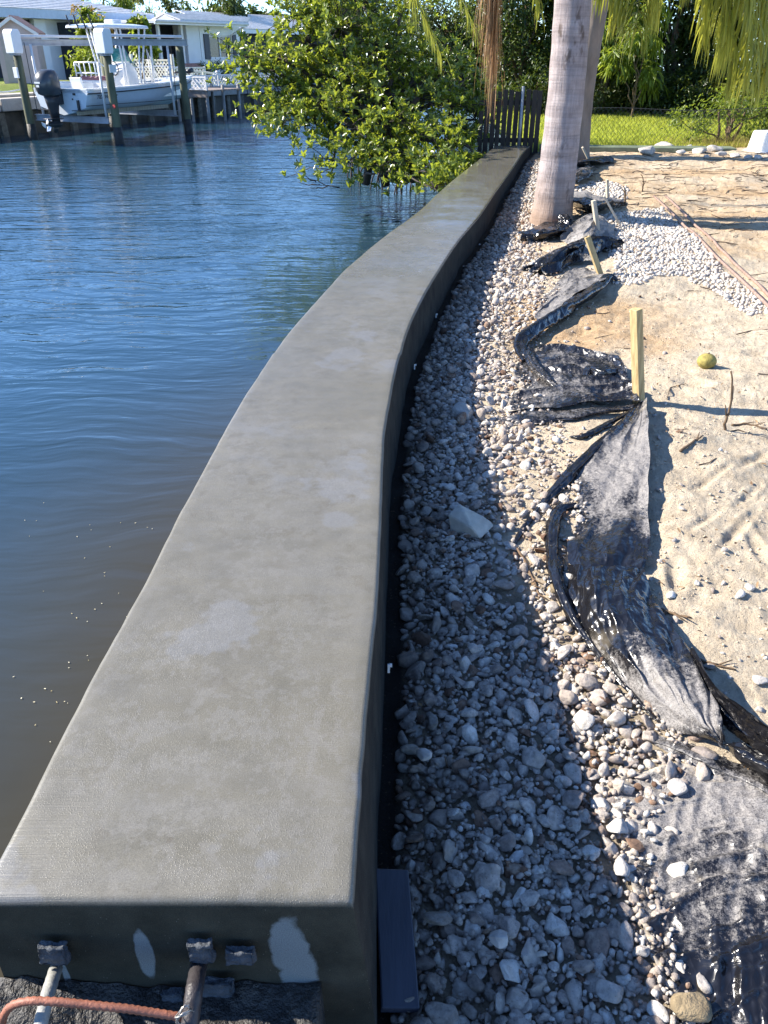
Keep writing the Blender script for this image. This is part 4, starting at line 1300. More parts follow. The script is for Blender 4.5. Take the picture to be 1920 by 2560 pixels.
# heap around the leaning stakes
cloth([[(1300, 672, 0), (1370, 630, .02), (1440, 602, .05), (1500, 592, .06), (1552, 606, .02)],
       [(1310, 680, 0), (1380, 650, .05), (1440, 628, .08), (1490, 612, .06), (1545, 615, .03)],
       [(1360, 695, 0), (1400, 672, .03), (1450, 652, .03), (1480, 640, .03), (1500, 640, .02)]],
      dust=.46, nu=60, nv=100, amp=.02, fu=4, fv=6, seed=61, ridge=.09, pleats=5, twist=.5, ragged=.04)
cloth([[(1400, 682, 0), (1430, 662, .01), (1462, 655, .03), (1490, 662, .03)], [(1392, 655, .01), (1425, 640, .06), (1455, 632, .08), (1478, 640, .05)], [(1405, 640, .0), (1430, 622, .03), (1450, 618, .03), (1470, 622, .02)]],
      dust=.66, nu=40, nv=50, amp=.012, fu=3, fv=4, seed=66, ridge=.06, ragged=.02)
cloth([[(1395, 600, 0), (1430, 565, .03), (1465, 540, .08), (1500, 540, .10), (1525, 552, .06)],
       [(1420, 612, .0), (1452, 590, .07), (1480, 565, .12), (1505, 560, .10), (1530, 570, .03)],
       [(1440, 612, .0), (1470, 600, .05), (1490, 590, .06), (1510, 590, .04), (1535, 598, .0)]],
      dust=.72, nu=50, nv=60, amp=.014, fu=4, fv=5, seed=71, ridge=.05, ragged=.03)
cloth([[(1290, 585, 0), (1340, 572, .02), (1385, 560, .05), (1420, 562, .03)], [(1300, 600, 0), (1345, 590, .05), (1392, 575, .09), (1425, 575, .03)], [(1320, 612, 0), (1360, 602, .01), (1400, 592, .02), (1430, 588, 0)]],
      dust=.45, nu=40, nv=50, amp=.02, fu=4, fv=4, seed=75, ridge=.08, ragged=.04)
roll([(1400, 560, .02), (1408, 545, .08), (1420, 556, .05), (1428, 572, .01)], [.03, .05, .045, .01], 14, .5)
# flap behind the palm
cloth([[(1422, 520, .0), (1460, 528, .0), (1500, 530, .0), (1560, 512, .0)], [(1420, 506, .16), (1460, 510, .17), (1505, 512, .14), (1560, 507, .02)], [(1420, 492, .15), (1460, 488, .15), (1500, 494, .12), (1555, 502, .01)], [(1420, 484, .02), (1460, 482, .02), (1500, 488, .02), (1550, 499, 0)]],
      dust=.55, nu=50, nv=70, amp=.015, fu=3, fv=6, seed=81, ridge=.03, ragged=.02, dust_fn=lambda I, J: .3 * smooth((I - .5) / .2) - .5 * smooth((.4 - I) / .2))
cloth([[(1418, 470, 0), (1440, 452, .05), (1470, 440, .05)], [(1420, 455, .10), (1445, 435, .16), (1480, 428, .10)], [(1425, 440, .02), (1450, 424, .05), (1490, 418, .02)]],
      dust=.6, nu=36, nv=40, amp=.02, fu=3, fv=4, seed=85, ridge=.04, ragged=.04)
cloth([[(1420, 425, .0), (1470, 412, .05), (1510, 405, .0)], [(1420, 412, .08), (1475, 402, .12), (1530, 402, .02)], [(1430, 400, .02), (1480, 394, .04), (1525, 396, .0)]],
      dust=.35, nu=36, nv=40, amp=.02, fu=3, fv=4, seed=87, ridge=.04, ragged=.04)

# ================================================================== sticks and litter
def twig(pts, r, label, mat='bark_brown', fork=True, seed=1, cat='twig'):
    rng = random.Random(seed)
    P3 = [Vector(p) for p in pts]
    base = P3[0].copy()
    A = catmull(np.array([tuple(p - base) for p in P3]), 14)
    m = MB()
    m.tube([Vector(a) + Vector((rng.uniform(-1, 1), rng.uniform(-1, 1), rng.uniform(-1, 1))) * r * .5 for a in A], [r * (1 - .5 * i / 13) for i in range(14)], 6)
    if fork:
        for k in (5, 9):
            a = Vector(A[k]); d = (Vector(A[k + 1]) - a).normalized() + Vector((rng.uniform(-1, 1), rng.uniform(-1, 1), rng.uniform(0, .8)))
            m.tube([a, a + d.normalized() * r * 9], [r * .6, r * .3], 5)
    o = m.build('twig', mat, None, True, label=label, cat=cat)
    o.location = base
    return o
def up_twig(u, v, tu, tv, r, label, seed):
    b = G(u, v); t = Y(tu, tv, b.y + .02)
    mid = b.lerp(t, .5) + Vector((.012, 0, 0))
    return twig([b - Vector((0, 0, .03)), b.lerp(t, .2) + Vector((-.01, 0, 0)), mid, t], r, label, seed=seed)
def flat_twig(pts, r, label, seed):
    return twig([G(u, v, r * .8) for u, v in pts], r, label, seed=seed)
up_twig(1817, 1076, 1829, 930, .008, 'bare brown stick standing upright in the sand below the fruit', 1)
up_twig(1566, 512, 1558, 465, .012, 'thin dark stick standing in white gravel beside the leaning lath', 2)
up_twig(1610, 478, 1603, 435, .010, 'thin dark stick upright in the tan sand beyond the white gravel', 3)
flat_twig([(1712, 1642), (1745, 1650), (1790, 1662), (1838, 1675)], .006, 'brown forked twig on the sand above the open plastic fold', 4)
flat_twig([(1650, 1525), (1690, 1535), (1727, 1545)], .006, 'short brown twig emerging from the shadow of the plastic', 5)
flat_twig([(1700, 1128), (1732, 1105), (1758, 1090)], .007, 'dark curved twig on the sand right of the tall stake', 6)
flat_twig([(1830, 1062), (1870, 1060), (1918, 1072)], .006, 'thin dark twig lying flat beside the upright stick', 7)
flat_twig([(1290, 1365), (1330, 1440), (1345, 1480), (1352, 1560)], .006, 'long black root lying over sunlit stones left of the plastic roll', 8)
flat_twig([(1085, 2225), (1120, 2165), (1160, 2140)], .005, 'dark twig among shaded stones near the board', 9)
flat_twig([(1015, 1328), (1035, 1340), (1058, 1356)], .005, 'pale straw-coloured stick in the shaded gravel by the wall', 10)
flat_twig([(1118, 1930), (1123, 1910)], .005, 'short pale chip of wood in the shaded gravel', 11)
def litter():
    rng = np.random.default_rng(9)
    m = MB()
    for i in range(1500):
        y = 3.2 + rng.random() ** .8 * 10.6
        x0 = float(gravel_edge(y)) + .1
        x = x0 + rng.random() * (1.2 + .55 * y)
        dens = .15 + .85 * float(smooth((y - 6) / 3))
        if rng.random() > dens: continue
        L = rng.uniform(.03, .16) * (1 + .1 * y); a = rng.normal(.1, .7); r = rng.uniform(.0016, .0036) * (1 + .05 * y)
        p = []
        for t in (0, .5, 1):
            px = x + math.cos(a) * L * t; py = y + math.sin(a) * L * t + (.2 * L * rng.normal() if t == .5 else 0)
            p.append((px, py, float(gz(px, py)) + r * rng.uniform(.3, 2.5)))
        m.tube(p, [r, r, r * .6], 4)
    m.build('twig_litter', 'bark_dark', None, kind='stuff', label='thin dark twigs and roots scattered over the far sand', cat='litter')
simple('bark_dark', (.07, .045, .03), .9, .4, 20)
litter()
def leaf_litter():
    rng = np.random.default_rng(19)
    N = 900
    y = 1.5 + rng.random(N) ** 1.1 * 11; x = cap_r(y) + .1 + rng.random(N) * (gravel_edge(y) - cap_r(y) + .6 + .35 * y)
    z = gz(x, y) + .012
    d = rng.normal(0, 1, (N, 3)); d[:, 2] *= .3
    nr = rng.normal(0, .3, (N, 3)); nr[:, 2] = 1
    v, f, t = leaf_batch(np.stack([x, y, z], -1), d, nr, rng.uniform(.01, .035, N), rng.uniform(.006, .014, N), rng.random(N))
    link_mesh('leaf_litter', np_mesh('leaf_litter', v, f, False, {'tint': t}), 'dry_leaf', kind='stuff', label='bits of dry leaf and bark on gravel and sand', cat='litter')
leaf_mat('dry_leaf', (.10, .055, .03), (.34, .22, .11), .8, .1)
leaf_litter()

# ================================================================== palms
def palm_bark():
    m, nt, bs, out = new_mat('palm_bark')
    h = NT(nt)
    n = h.noise(6, 5, .6); v = h.noise(3, 5, .7, h.mapped(scale=(14, 14, 1.3)))
    col = h.ramp(n, [(.3, (.25, .208, .205)), (.55, (.345, .295, .29)), (.8, (.44, .385, .375))])
    col = h.mix(.5, col, h.ramp(v, [(.3, (.3, .29, .28)), (.7, (.68, .66, .64))]), 'OVERLAY')
    z = h.sep(h.coord())[2]
    wv = h.n('ShaderNodeTexWave', wave_type='BANDS', bands_direction='Z')
    wv.inputs['Scale'].default_value = 1.55; wv.inputs['Distortion'].default_value = 1.1; wv.inputs['Detail'].default_value = 2; wv.inputs['Detail Scale'].default_value = 1.3
    h.link(h.coord(), wv.inputs['Vector'])
    ringm = h.ramp(wv.outputs['Fac'], [(.0, 1), (.12, 0)])
    col = h.mix(h.math('MULTIPLY', ringm, .16), col, (.16, .12, .105))
    base = h.maprange(z, .10, .55, 1, 0)
    col = h.mix(h.math('MULTIPLY', base, .6), col, (.30, .19, .11))
    scar = h.ramp(h.noise(5.5, 4, .7, h.mapped(scale=(1, 1, .45), loc=(3, 1, 4))), [(.59, 0), (.66, .75)])
    col = h.mix(scar, col, (.085, .055, .04))
    h.link(col, bs.inputs['Base Color']); bs.inputs['Roughness'].default_value = .9
    lines = h.noise(2.0, 6, .75, h.mapped(scale=(1.2, 1.2, 26)))           # close leaf-scar rings
    col2 = h.mix(.45, col, h.ramp(lines, [(.32, (.25, .23, .22)), (.5, (.5, .5, .5)), (.75, (.66, .65, .64))]), 'OVERLAY')
    pock = h.ramp(h.voronoi(30, h.mapped(scale=(1, 1, .45))), [(.06, 1), (.16, 0)])
    col2 = h.mix(h.math('MULTIPLY', pock, h.ramp(n, [(.45, 0), (.7, .7)])), col2, (.10, .07, .055))
    h.link(col2, bs.inputs['Base Color'])
    b = h.bump(wv.outputs['Fac'], .35, .02); b = h.bump(v, .7, .014, b); b = h.bump(lines, .6, .010, b)
    b = h.bump(scar, -.6, .012, b)
    h.link(b, bs.inputs['Normal'])
    MAT['palm_bark'] = m
palm_bark()
simple('palm_bark_shaded', (.20, .16, .13), .9, .35, 7, .8, 30, stretch=(1, 1, .3))  # shade on the second palm put into a darker, browner bark colour
leaf_mat('palm_leaf', (.13, .155, .02), (.40, .41, .07), .42, .48, (.66, .66, .09))
leaf_mat('palm_dead', (.26, .13, .055), (.50, .31, .15), .7, .25, (.5, .3, .12))
simple('rachis_green', (.20, .22, .06), .5, .2)
simple('rachis_brown', (.34, .19, .10), .7, .25)

def strip_batch(pos, d0, length, width, droop, tint, segs=4, side=None):
    """long thin leaflets that bend down under their weight"""
    n = len(pos)
    rows = []
    p = pos.copy(); d = d0 / np.linalg.norm(d0, axis=1, keepdims=True)
    s = np.cross(d, np.array([0, 0, 1.0])); s /= (np.linalg.norm(s, axis=1, keepdims=True) + 1e-6)
    if side is not None: s = side
    L = length[:, None] / segs
    for k in range(segs + 1):
        w = width[:, None] * (1 - (k / segs) ** 1.6 * .92)
        rows.append(np.stack([p - s * w / 2, p + s * w / 2], 1))
        p = p + d * L
        d = d + np.array([0, 0, -1.0]) * droop[:, None]
        d /= np.linalg.norm(d, axis=1, keepdims=True)
    V = np.stack(rows, 1).reshape(n, -1, 3)
    nv = V.shape[1]
    b = np.arange(n)[:, None] * nv
    F = np.concatenate([b + np.array([[2 * k, 2 * k + 1, 2 * k + 3, 2 * k + 2]]) for k in range(segs)], 0)
    return V.reshape(-1, 3), F, np.repeat(tint, nv)
def frond(parent, pts, n=80, length=(.5, .75), width=.022, dead=False, seed=1, start=.12, spread=.9, droop=.55, fwd=.55, tip_short=.5):
    """pts in the parent's space; a rachis with leaflets on both sides"""
    rng = np.random.default_rng(seed)
    A = catmull(np.array(pts, float), 40)
    m = MB(); m.tube([Vector(a) for a in A], [.020 * (1 - .82 * i / 39) for i in range(40)], 6)
    o = m.build('frond', 'rachis_brown' if dead else 'rachis_green', parent, True)
    if dead: o['label'] = 'dry brown frond hanging straight down'
    t = start + (1 - start) * (np.arange(2 * n) / (2 * n - 1)); t = np.clip(t + rng.normal(0, .004, 2 * n), 0, 1)
    i = t * 39
    pos = np.stack([np.interp(i, np.arange(40), A[:, k]) for k in range(3)], -1)
    tan = np.gradient(A, axis=0); tan /= np.linalg.norm(tan, axis=1, keepdims=True)
    td = np.stack([np.interp(i, np.arange(40), tan[:, k]) for k in range(3)], -1)
    sd = np.cross(td, np.array([0, 0, 1.0])); ln = np.linalg.norm(sd, axis=1, keepdims=True)
    sd = np.where(ln > .05, sd / (ln + 1e-9), np.array([1.0, 0, 0]))
    sg = np.where(np.arange(2 * n) % 2 == 0, 1.0, -1.0)[:, None]
    d0 = sd * sg * spread + td * fwd + rng.normal(0, .22, (2 * n, 3))
    L = rng.uniform(*length, 2 * n) * (1 - tip_short * np.clip((t - .6) / .4, 0, 1) ** 1.5) * np.clip((t - start) / .1 + .4, 0, 1)
    V, F, T = strip_batch(pos, d0, L, np.full(2 * n, width) * rng.uniform(.7, 1.2, 2 * n), rng.uniform(.6, 1.4, 2 * n) * droop, np.clip(rng.normal(.5, .25, 2 * n), 0, 1), 5)
    link_mesh('leaflets', np_mesh('leaflets', V, F, False, {'tint': T}), 'palm_dead' if dead else 'palm_leaf', o, kind='stuff')
    return o
def palm_trunk(parent, prof, seed, mat='palm_bark'):
    """prof: (x, y, z, radius) in the parent's space"""
    A = catmull(np.array(prof, float), 150)
    k = 40; V = []
    for i in range(150):
        ringz = .5 + .5 * math.sin(A[i, 2] * 2 * math.pi * 3.1 + .6 * float(vnoise(A[i, 2] * 2, 0.0, seed)))
        for j in range(k):
            a = 2 * math.pi * j / k
            r = A[i, 3] * (1 + .018 * ringz + .022 * float(vnoise(math.cos(a) * 1.6 + 5, A[i, 2] * 2.0 + math.sin(a) * 1.6, seed)) + .012 * float(vnoise(a * 3, A[i, 2] * 7, seed + 2)))
            V.append((A[i, 0] + math.cos(a) * r, A[i, 1] + math.sin(a) * r, A[i, 2]))
    idx = np.arange(150 * k).reshape(150, k); nx = np.roll(idx, -1, 1)
    F = np.stack([idx[:-1], nx[:-1], nx[1:], idx[1:]], -1).reshape(-1, 4)
    return link_mesh('trunk', np_mesh('trunk', np.array(V), F, True), mat, parent)

b1 = Vector((1.735, 8.72, float(gz(1.735, 8.72))))
palm_1 = empty('palm_tree', tuple(b1), label='near queen palm with a thick pale ringed trunk rising from the gravel', cat='palm tree')
palm_trunk(palm_1, [(-.01, 0, -.25, .265), (0, 0, 0, .218), (.01, 0, .35, .192), (.02, 0, .8, .178), (.02, 0, 1.3, .172), (.0, 0, 1.9, .169), (-.04, .02, 2.6, .164), (-.05, .03, 3.3, .158), (-.05, .04, 4.2, .148)], 2)
c1 = Vector((-.05, .04, 4.15))
def to1(u, v, y): return Y(u, v, y) - b1
def arch(c, via, end):
    return [c, via, end]
def hang(c, u0, v0, u1, v1, y, lift=.6):
    """from the crown over and down to a hanging tip"""
    e = to1(u1, v1, y); s = to1(u0, v0, y)
    mid = (c + s) / 2 + Vector((0, 0, lift))
    return [c, c.lerp(mid, .55) + Vector((0, 0, .12)), mid, s.lerp(mid, .35), s, e]
for (u0, v0, u1, v1, y, lf, n, L, w, sd) in [
        (1530, -170, 1545, 30, 9.1, .5, 200, (.45, .75), .024, 1), (1620, -240, 1590, 70, 8.9, .5, 220, (.5, .8), .024, 2), (1650, -200, 1640, 20, 9.4, .5, 190, (.45, .75), .024, 12), (1500, -150, 1500, -20, 9.6, .4, 120, (.4, .6), .022, 13),
        (1790, -240, 1835, 190, 9.3, .7, 260, (.55, .85), .026, 3), (1860, -240, 1872, 180, 9.0, .7, 260, (.55, .9), .026, 4), (1770, -180, 1765, 90, 9.7, .6, 200, (.45, .75), .024, 5), (1905, -220, 1908, 200, 9.2, .7, 240, (.55, .85), .026, 14), (1840, -220, 1800, 130, 9.8, .7, 200, (.5, .8), .024, 15), (1700, -240, 1715, -40, 9.5, .6, 130, (.4, .7), .022, 16),
        (1950, -220, 2010, 120, 9.4, .7, 160, (.5, .8), .024, 9)]:
    frond(palm_1, hang(c1, u0, v0, u1, v1, y, lf), n, L, w, seed=sd, droop=.85, start=.3)
frond(palm_1, hang(c1, 985, -160, 1100, 130, 9.5, .7), 120, (.35, .6), .018, seed=6, droop=.5, start=.35, spread=.5, fwd=.9)
frond(palm_1, hang(c1, 1080, -200, 1190, 80, 10.1, .7), 80, (.3, .5), .016, seed=7, droop=.5, start=.35, spread=.6, fwd=.9)
frond(palm_1, hang(c1, 1320, -200, 1350, 30, 9.9, .3), 90, (.35, .55), .02, seed=8, droop=.7, start=.4)
frond(palm_1, hang(c1, 1245, -180, 1236, 150, 9.25, .15), 230, (.45, .95), .0095, dead=True, seed=10, droop=1.5, start=.38, spread=.16, fwd=.9, tip_short=.25)
frond(palm_1, hang(c1, 1238, -120, 1228, 60, 9.2, .15), 160, (.5, .9), .0095, dead=True, seed=31, droop=1.5, start=.42, spread=.2, fwd=.9, tip_short=.2)
for k in range(6):
    a = k * 1.05 + .3
    e = c1 + Vector((math.cos(a) * 1.9, math.sin(a) * 1.9, .35)); md = c1 + Vector((math.cos(a) * 1.0, math.sin(a) * 1.0, .95))
    frond(palm_1, [c1, md, e, e + Vector((math.cos(a) * .4, math.sin(a) * .4, -.6))], 60, (.4, .6), .022, seed=20 + k)
b2 = Vector((2.93, 13.4, float(gz(2.93, 13.4))))
palm_2 = empty('palm_tree', tuple(b2), label='second palm trunk standing close behind the nearer one', cat='palm tree')
palm_trunk(palm_2, [(-.0, 0, -.25, .28), (0, 0, 0, .235), (.0, 0, .35, .20), (.0, 0, .9, .185), (.03, 0, 1.5, .18), (.08, 0, 2.2, .175), (.14, .02, 3.2, .165), (.2, .04, 4.8, .15)], 5, 'palm_bark_shaded')
for k in range(8):
    a = k * .8 + .1; c2 = Vector((.2, .04, 4.75))
    e = c2 + Vector((math.cos(a) * 2.0, math.sin(a) * 2.0, .2)); md = c2 + Vector((math.cos(a) * 1.0, math.sin(a) * 1.0, .9))
    frond(palm_2, [c2, md, e, e + Vector((math.cos(a) * .35, math.sin(a) * .35, -.7))], 60, (.4, .6), .024, seed=50 + k)

# ================================================================== mangrove in the canal
leaf_mat('mangrove_leaf', (.030, .060, .013), (.21, .265, .035), .27, .42, (.50, .58, .05), spec=.7)
leaf_mat('hedge_leaf', (.022, .042, .012), (.085, .125, .022), .38, .34, (.20, .27, .035))
leaf_mat('lime_leaf', (.07, .11, .014), (.22, .29, .035), .4, .45, (.42, .52, .05))
leaf_mat('olive_leaf', (.035, .055, .02), (.12, .15, .04), .45, .3, (.24, .28, .06))
simple('mangrove_bark', (.045, .035, .028), .85, .4, 15, .7, 50)
def inside_shell(n, c, r, rng, shell=.55):
    d = unit(n, rng)
    q = (shell + (1 - shell) * rng.random(n) ** .6)[:, None]
    return np.array(c) + d * np.array(r) * q, d
def rosettes(centers, outward, rng, leaf=(.07, .12), k=(6, 10), wid=.42, up=.9):
    pos = []; dr = []; nr = []; tn = []
    for c, o in zip(centers, outward):
        ax = o * .9 + np.array([0, 0, up]) + rng.normal(0, .35, 3); ax /= np.linalg.norm(ax)
        s = np.cross(ax, rng.normal(size=3)); s /= np.linalg.norm(s); t = np.cross(ax, s)
        m = rng.integers(*k); base = rng.random() * 6.28; tone = rng.normal(.5, .24)
        for j in range(m):
            a = base + j * 2.4; el = .35 + .75 * j / m
            d = ax * (1.15 - el) + (s * math.cos(a) + t * math.sin(a)) * el
            pos.append(c + ax * .012 * j); dr.append(d); nr.append(ax + rng.normal(0, .25, 3)); tn.append(tone + rng.normal(0, .14) + (.28 if rng.random() < .06 else 0))
    n = len(pos); L = rng.uniform(*leaf, n)
    return leaf_batch(np.array(pos), np.array(dr), np.array(nr), L, L * wid, np.clip(np.array(tn), 0, 1), fold=.14)
def limb(m, a, b, r0, r1, rng, sag=.1, n=7, k=7):
    a = np.array(a, float); b = np.array(b, float)
    L = np.linalg.norm(b - a); P3 = []
    for i in range(n):
        t = i / (n - 1)
        p = a + (b - a) * t + np.array([0, 0, math.sin(t * math.pi) * sag * L]) + (rng.normal(0, .03 * L, 3) if 0 < i < n - 1 else 0)
        P3.append(tuple(p))
    m.tube(P3, [r0 + (r1 - r0) * i / (n - 1) for i in range(n)], k)
def mangrove():
    rng = np.random.default_rng(3)
    base = Vector((.15, 14.3, 0))
    root = empty('mangrove_tree', tuple(base), label='big glossy-leaved mangrove overhanging the canal on arching prop roots', cat='mangrove tree')
    b = np.array(base)
    # clumps: sight bearing, distance, half-sizes in metres, number of leaf rosettes
    C = [(640, 165, 14.6, (.42, .5, .28), 70), (610, 140, 14.4, (.25, .35, .22), 30), (705, 150, 14.8, (.55, .6, .42), 140), (700, 280, 14.0, (.5, .5, .20), 90), (660, 285, 13.9, (.28, .35, .12), 40), (760, 300, 13.7, (.5, .5, .2), 100),
         (770, 110, 15.0, (.6, .7, .5), 170), (740, 40, 15.3, (.35, .5, .35), 90), (800, -20, 15.2, (.6, .7, .5), 150), (850, 70, 14.9, (.7, .8, .55), 200), (840, 200, 14.4, (.7, .7, .4), 180), (820, 265, 13.8, (.6, .6, .3), 120), (880, 320, 13.4, (.6, .6, .25), 120), (820, 345, 13.3, (.35, .35, .14), 40),
         (900, 0, 15.6, (.8, .9, .6), 160), (950, 120, 15.0, (.8, .8, .6), 190), (960, 230, 14.3, (.75, .7, .45), 180), (960, 320, 13.4, (.65, .6, .35), 150), (870, 405, 12.9, (.45, .4, .16), 45), (830, 420, 12.9, (.3, .3, .12), 22), (940, 410, 12.8, (.5, .45, .28), 90), (960, 430, 12.7, (.4, .4, .16), 50),
         (1040, 250, 14.6, (.7, .8, .5), 150), (1050, 350, 13.3, (.6, .6, .38), 130), (1035, 415, 12.6, (.5, .5, .28), 100), (1060, 140, 15.6, (.7, .8, .6), 120), (1120, 270, 14.9, (.6, .7, .5), 100), (1110, 360, 13.6, (.45, .5, .35), 70), (1160, 320, 14.6, (.4, .5, .4), 50), (1020, 20, 16.0, (.8, .9, .6), 110), (1080, 410, 12.4, (.35, .4, .25), 60), (1105, 440, 11.6, (.28, .3, .2), 50), (1085, 470, 11.2, (.22, .3, .16), 36), (1130, 395, 12.4, (.3, .35, .28), 50), (1175, 370, 13.4, (.28, .35, .3), 45), (1190, 300, 14.9, (.4, .5, .5), 70), (1100, 200, 15.4, (.6, .7, .5), 110), (1160, 200, 15.6, (.5, .6, .5), 80), (690, 215, 14.4, (.5, .5, .3), 90), (1000, 170, 15.2, (.7, .8, .6), 120), (760, 215, 14.5, (.55, .6, .35), 110)]
    V = []; F = []; T = []; nb = 0
    m = MB(); tw = MB()
    for (u, v, y, r, n) in C:
        c = np.array(Y(u, v, y)) - b
        n = int(n * 1.05)
        p, d = [], []
        for q, o in zip(*inside_shell(max(3, n // 13), c, r, rng, .3)):      # sprays with gaps between
            k = rng.integers(7, 15); w = rng.uniform(.10, .22)
            p.append(q + rng.normal(0, w, (k, 3)) * np.array([1.1, 1.1, .6])); d.append(np.repeat(o[None], k, 0))
        p = np.concatenate(p); d = np.concatenate(d)
        p = p + rng.normal(0, .05, p.shape)
        kp = p[:, 2] > (.42 + .25 * rng.random(len(p)) if u < 1000 else .12); p = p[kp]; d = d[kp]
        vv, ff, tt = rosettes(p, d, rng, (.07, .115), (6, 10), .43)
        V.append(vv); F.append(ff + nb); T.append(tt); nb += len(vv)
        j = np.array([rng.uniform(-.5, .5), rng.uniform(-.4, .4), rng.uniform(.5, 1.3)])
        if y > 12.7: limb(m, j, c, .045, .016, rng, .12)
        else: limb(m, j * np.array([1, 1, .55]), c, .018, .008, rng, .0)
        for q in p[::3]:
            limb(tw, c + (q - c) * .1, q, .009, .004, rng, .05, 4, 4)
    link_mesh('crown', np_mesh('crown', np.concatenate(V), np.concatenate(F), True, {'tint': np.concatenate(T)}), 'mangrove_leaf', root, kind='stuff')
    for k in range(4):
        limb(m, (rng.uniform(-.5, .5), rng.uniform(-.4, .4), .3), (rng.uniform(-.4, .4), rng.uniform(-.3, .3), 1.6), .075, .05, rng, .03)
    m.build('trunk', 'mangrove_bark', root, True)
    tw.build('twigs', 'mangrove_bark', root, kind='stuff')
    # prop roots, one by one
    for (u, v) in [(868, 480), (880, 492), (905, 500), (922, 508), (938, 505), (958, 512), (975, 518), (992, 520), (1010, 522), (1030, 516), (1044, 510), (950, 490), (1000, 500), (1020, 496), (895, 478), (1060, 498)]:
        e = np.array(P(u, v, -.25)) - b
        s = e + np.array([rng.uniform(-.1, .35), rng.uniform(.0, .5), rng.uniform(.75, 1.15)])
        r = MB(); k = e + np.array([rng.uniform(-.08, .08), rng.uniform(-.05, .05), .45])
        pts = catmull(np.array([s, (s + k) / 2 + rng.normal(0, .05, 3), k, e]), 10)
        r.tube([tuple(q) for q in pts], [rng.uniform(.011, .017)] * 10, 6)
        if rng.random() < .6:
            e2 = e + np.array([rng.normal(0, .14), rng.normal(0, .1), 0]); r.tube([tuple(pts[5]), tuple((pts[5] + e2) / 2 + np.array([0, 0, .12])), tuple(e2)], [.011, .010, .009], 6)
        r.build('prop_root', 'mangrove_bark', root, True)
    # bare branch reaching out low over the water
    r = MB()
    for (a, e) in [((850, 470), (735, 425)), ((800, 462), (745, 455)), ((790, 455), (755, 430)), ((820, 465), (775, 470))]:
        p = np.array(Y(*a, 13.2)) - b; q = np.array(Y(*e, 13.2)) - b
        limb(r, p, q, .010, .003, rng, -.08, 7, 5)
    r.build('bare_branch', 'mangrove_bark', root, True)
mangrove()

# ================================================================== trees and hedge beyond the lawn
def tree(name, base, label, clumps, mat, leaf=(.05, .09), wid=.45, seed=1, trunk=.09, droop=.3, cat='tree', trunks=1, group=None, spread=1.0, bark='bark_brown', kind='leaf'):
    """base in metres; clumps: (dx, dy, z, rx, ry, rz, n leaves) relative to the base"""
    rng = np.random.default_rng(seed)
    root = empty(name, tuple(base), label=label, cat=cat, group=group)
    m = MB(); pos = []; dr = []; nr = []; tn = []
    for (x, y, z, rx, ry, rz, n) in clumps:
        c = np.array([x, y, z])
        # sub-clumps make an uneven outline with gaps
        ns = max(5, n // 90)
        sc, sd = inside_shell(ns, c, (rx * .85, ry * .85, rz * .85), rng, .45)
        for q, o in zip(sc, sd):
            k = n // ns
            w = rng.uniform(.22, .42) * min(rx, ry, rz) + .06
            p = q + rng.normal(0, w * .55, (k, 3))
            pos.append(p); d = rng.normal(0, .7, (k, 3)) + o * .5; d[:, 2] -= droop; dr.append(d)
            nn = rng.normal(0, .5, (k, 3)) + o * .4; nn[:, 2] += .9; nr.append(nn)
            tn.append(np.clip(rng.normal(.45, .2, k) + rng.normal(0, .15), 0, 1))
            limb(m, c + (q - c) * .1, q, trunk * .16, trunk * .05, rng, .05, 4, 4)
        limb(m, (0, 0, z * .25), c, trunk * .55, trunk * .18, rng, .06)
    for k in range(trunks):
        a = rng.uniform(0, 6.28); q = rng.uniform(0, .2) if trunks > 1 else 0
        zt = max(c_[2] for c_ in clumps)
        limb(m, (math.cos(a) * q, math.sin(a) * q, -.1), (math.cos(a) * q * 2, math.sin(a) * q * 2, zt * .8), trunk, trunk * .4, rng, .02)
    pos = np.concatenate(pos); L = rng.uniform(*leaf, len(pos))
    pos[:, 2] = np.maximum(pos[:, 2], .02)
    v, f, t = leaf_batch(pos, np.concatenate(dr), np.concatenate(nr), L, L * wid, np.concatenate(tn), droop=.15)
    m.build('trunk', bark, root, True)
    link_mesh('crown', np_mesh('crown', v, f, False, {'tint': t}), mat, root, kind='stuff')
    return root
LZ = .74
# dark hedge trees along the back of the lawn
tree('broadleaf_tree', (3.6, 24.2, LZ), 'dense dark green tree behind the palm trunks at the back of the lawn', [(0, 0, 1.2, 1.3, 1.0, 1.1, 3600), (-.6, 0, 2.6, 1.4, 1.1, 1.0, 3200), (.6, .2, 3.1, 1.4, 1.1, .8, 2600)], 'hedge_leaf', (.09, .15), .4, 11)
tree('broadleaf_tree', (5.6, 23.4, LZ), 'bright green bushy tree with drooping leaves over the middle of the lawn', [(0, -.2, 1.9, 1.1, .8, .8, 1800), (-.2, .5, 3.2, 1.4, 1.0, 1.1, 2800), (.5, .6, .9, 1.2, .8, .8, 1800)], 'lime_leaf', (.13, .22), .26, 12, droop=.9)
tree('broadleaf_tree', (7.6, 24.4, LZ), 'deep shaded tree filling the back of the lawn behind the hanging fronds', [(0, 0, 1.0, 1.3, 1.0, 1.0, 2200), (.2, .2, 2.7, 1.5, 1.1, 1.2, 3200), (-.6, .4, 4.0, 1.4, 1.1, 1.0, 2000)], 'hedge_leaf', (.10, .16), .38, 13)
tree('broadleaf_tree', (9.7, 22.6, LZ), 'tall leafy tree at the right edge behind the fronds', [(0, 0, .9, 1.2, 1.0, .9, 2400), (.2, .2, 2.5, 1.4, 1.1, 1.2, 2800), (.2, .4, 4.0, 1.5, 1.1, 1.1, 2200)], 'olive_leaf', (.08, .14), .42, 14)
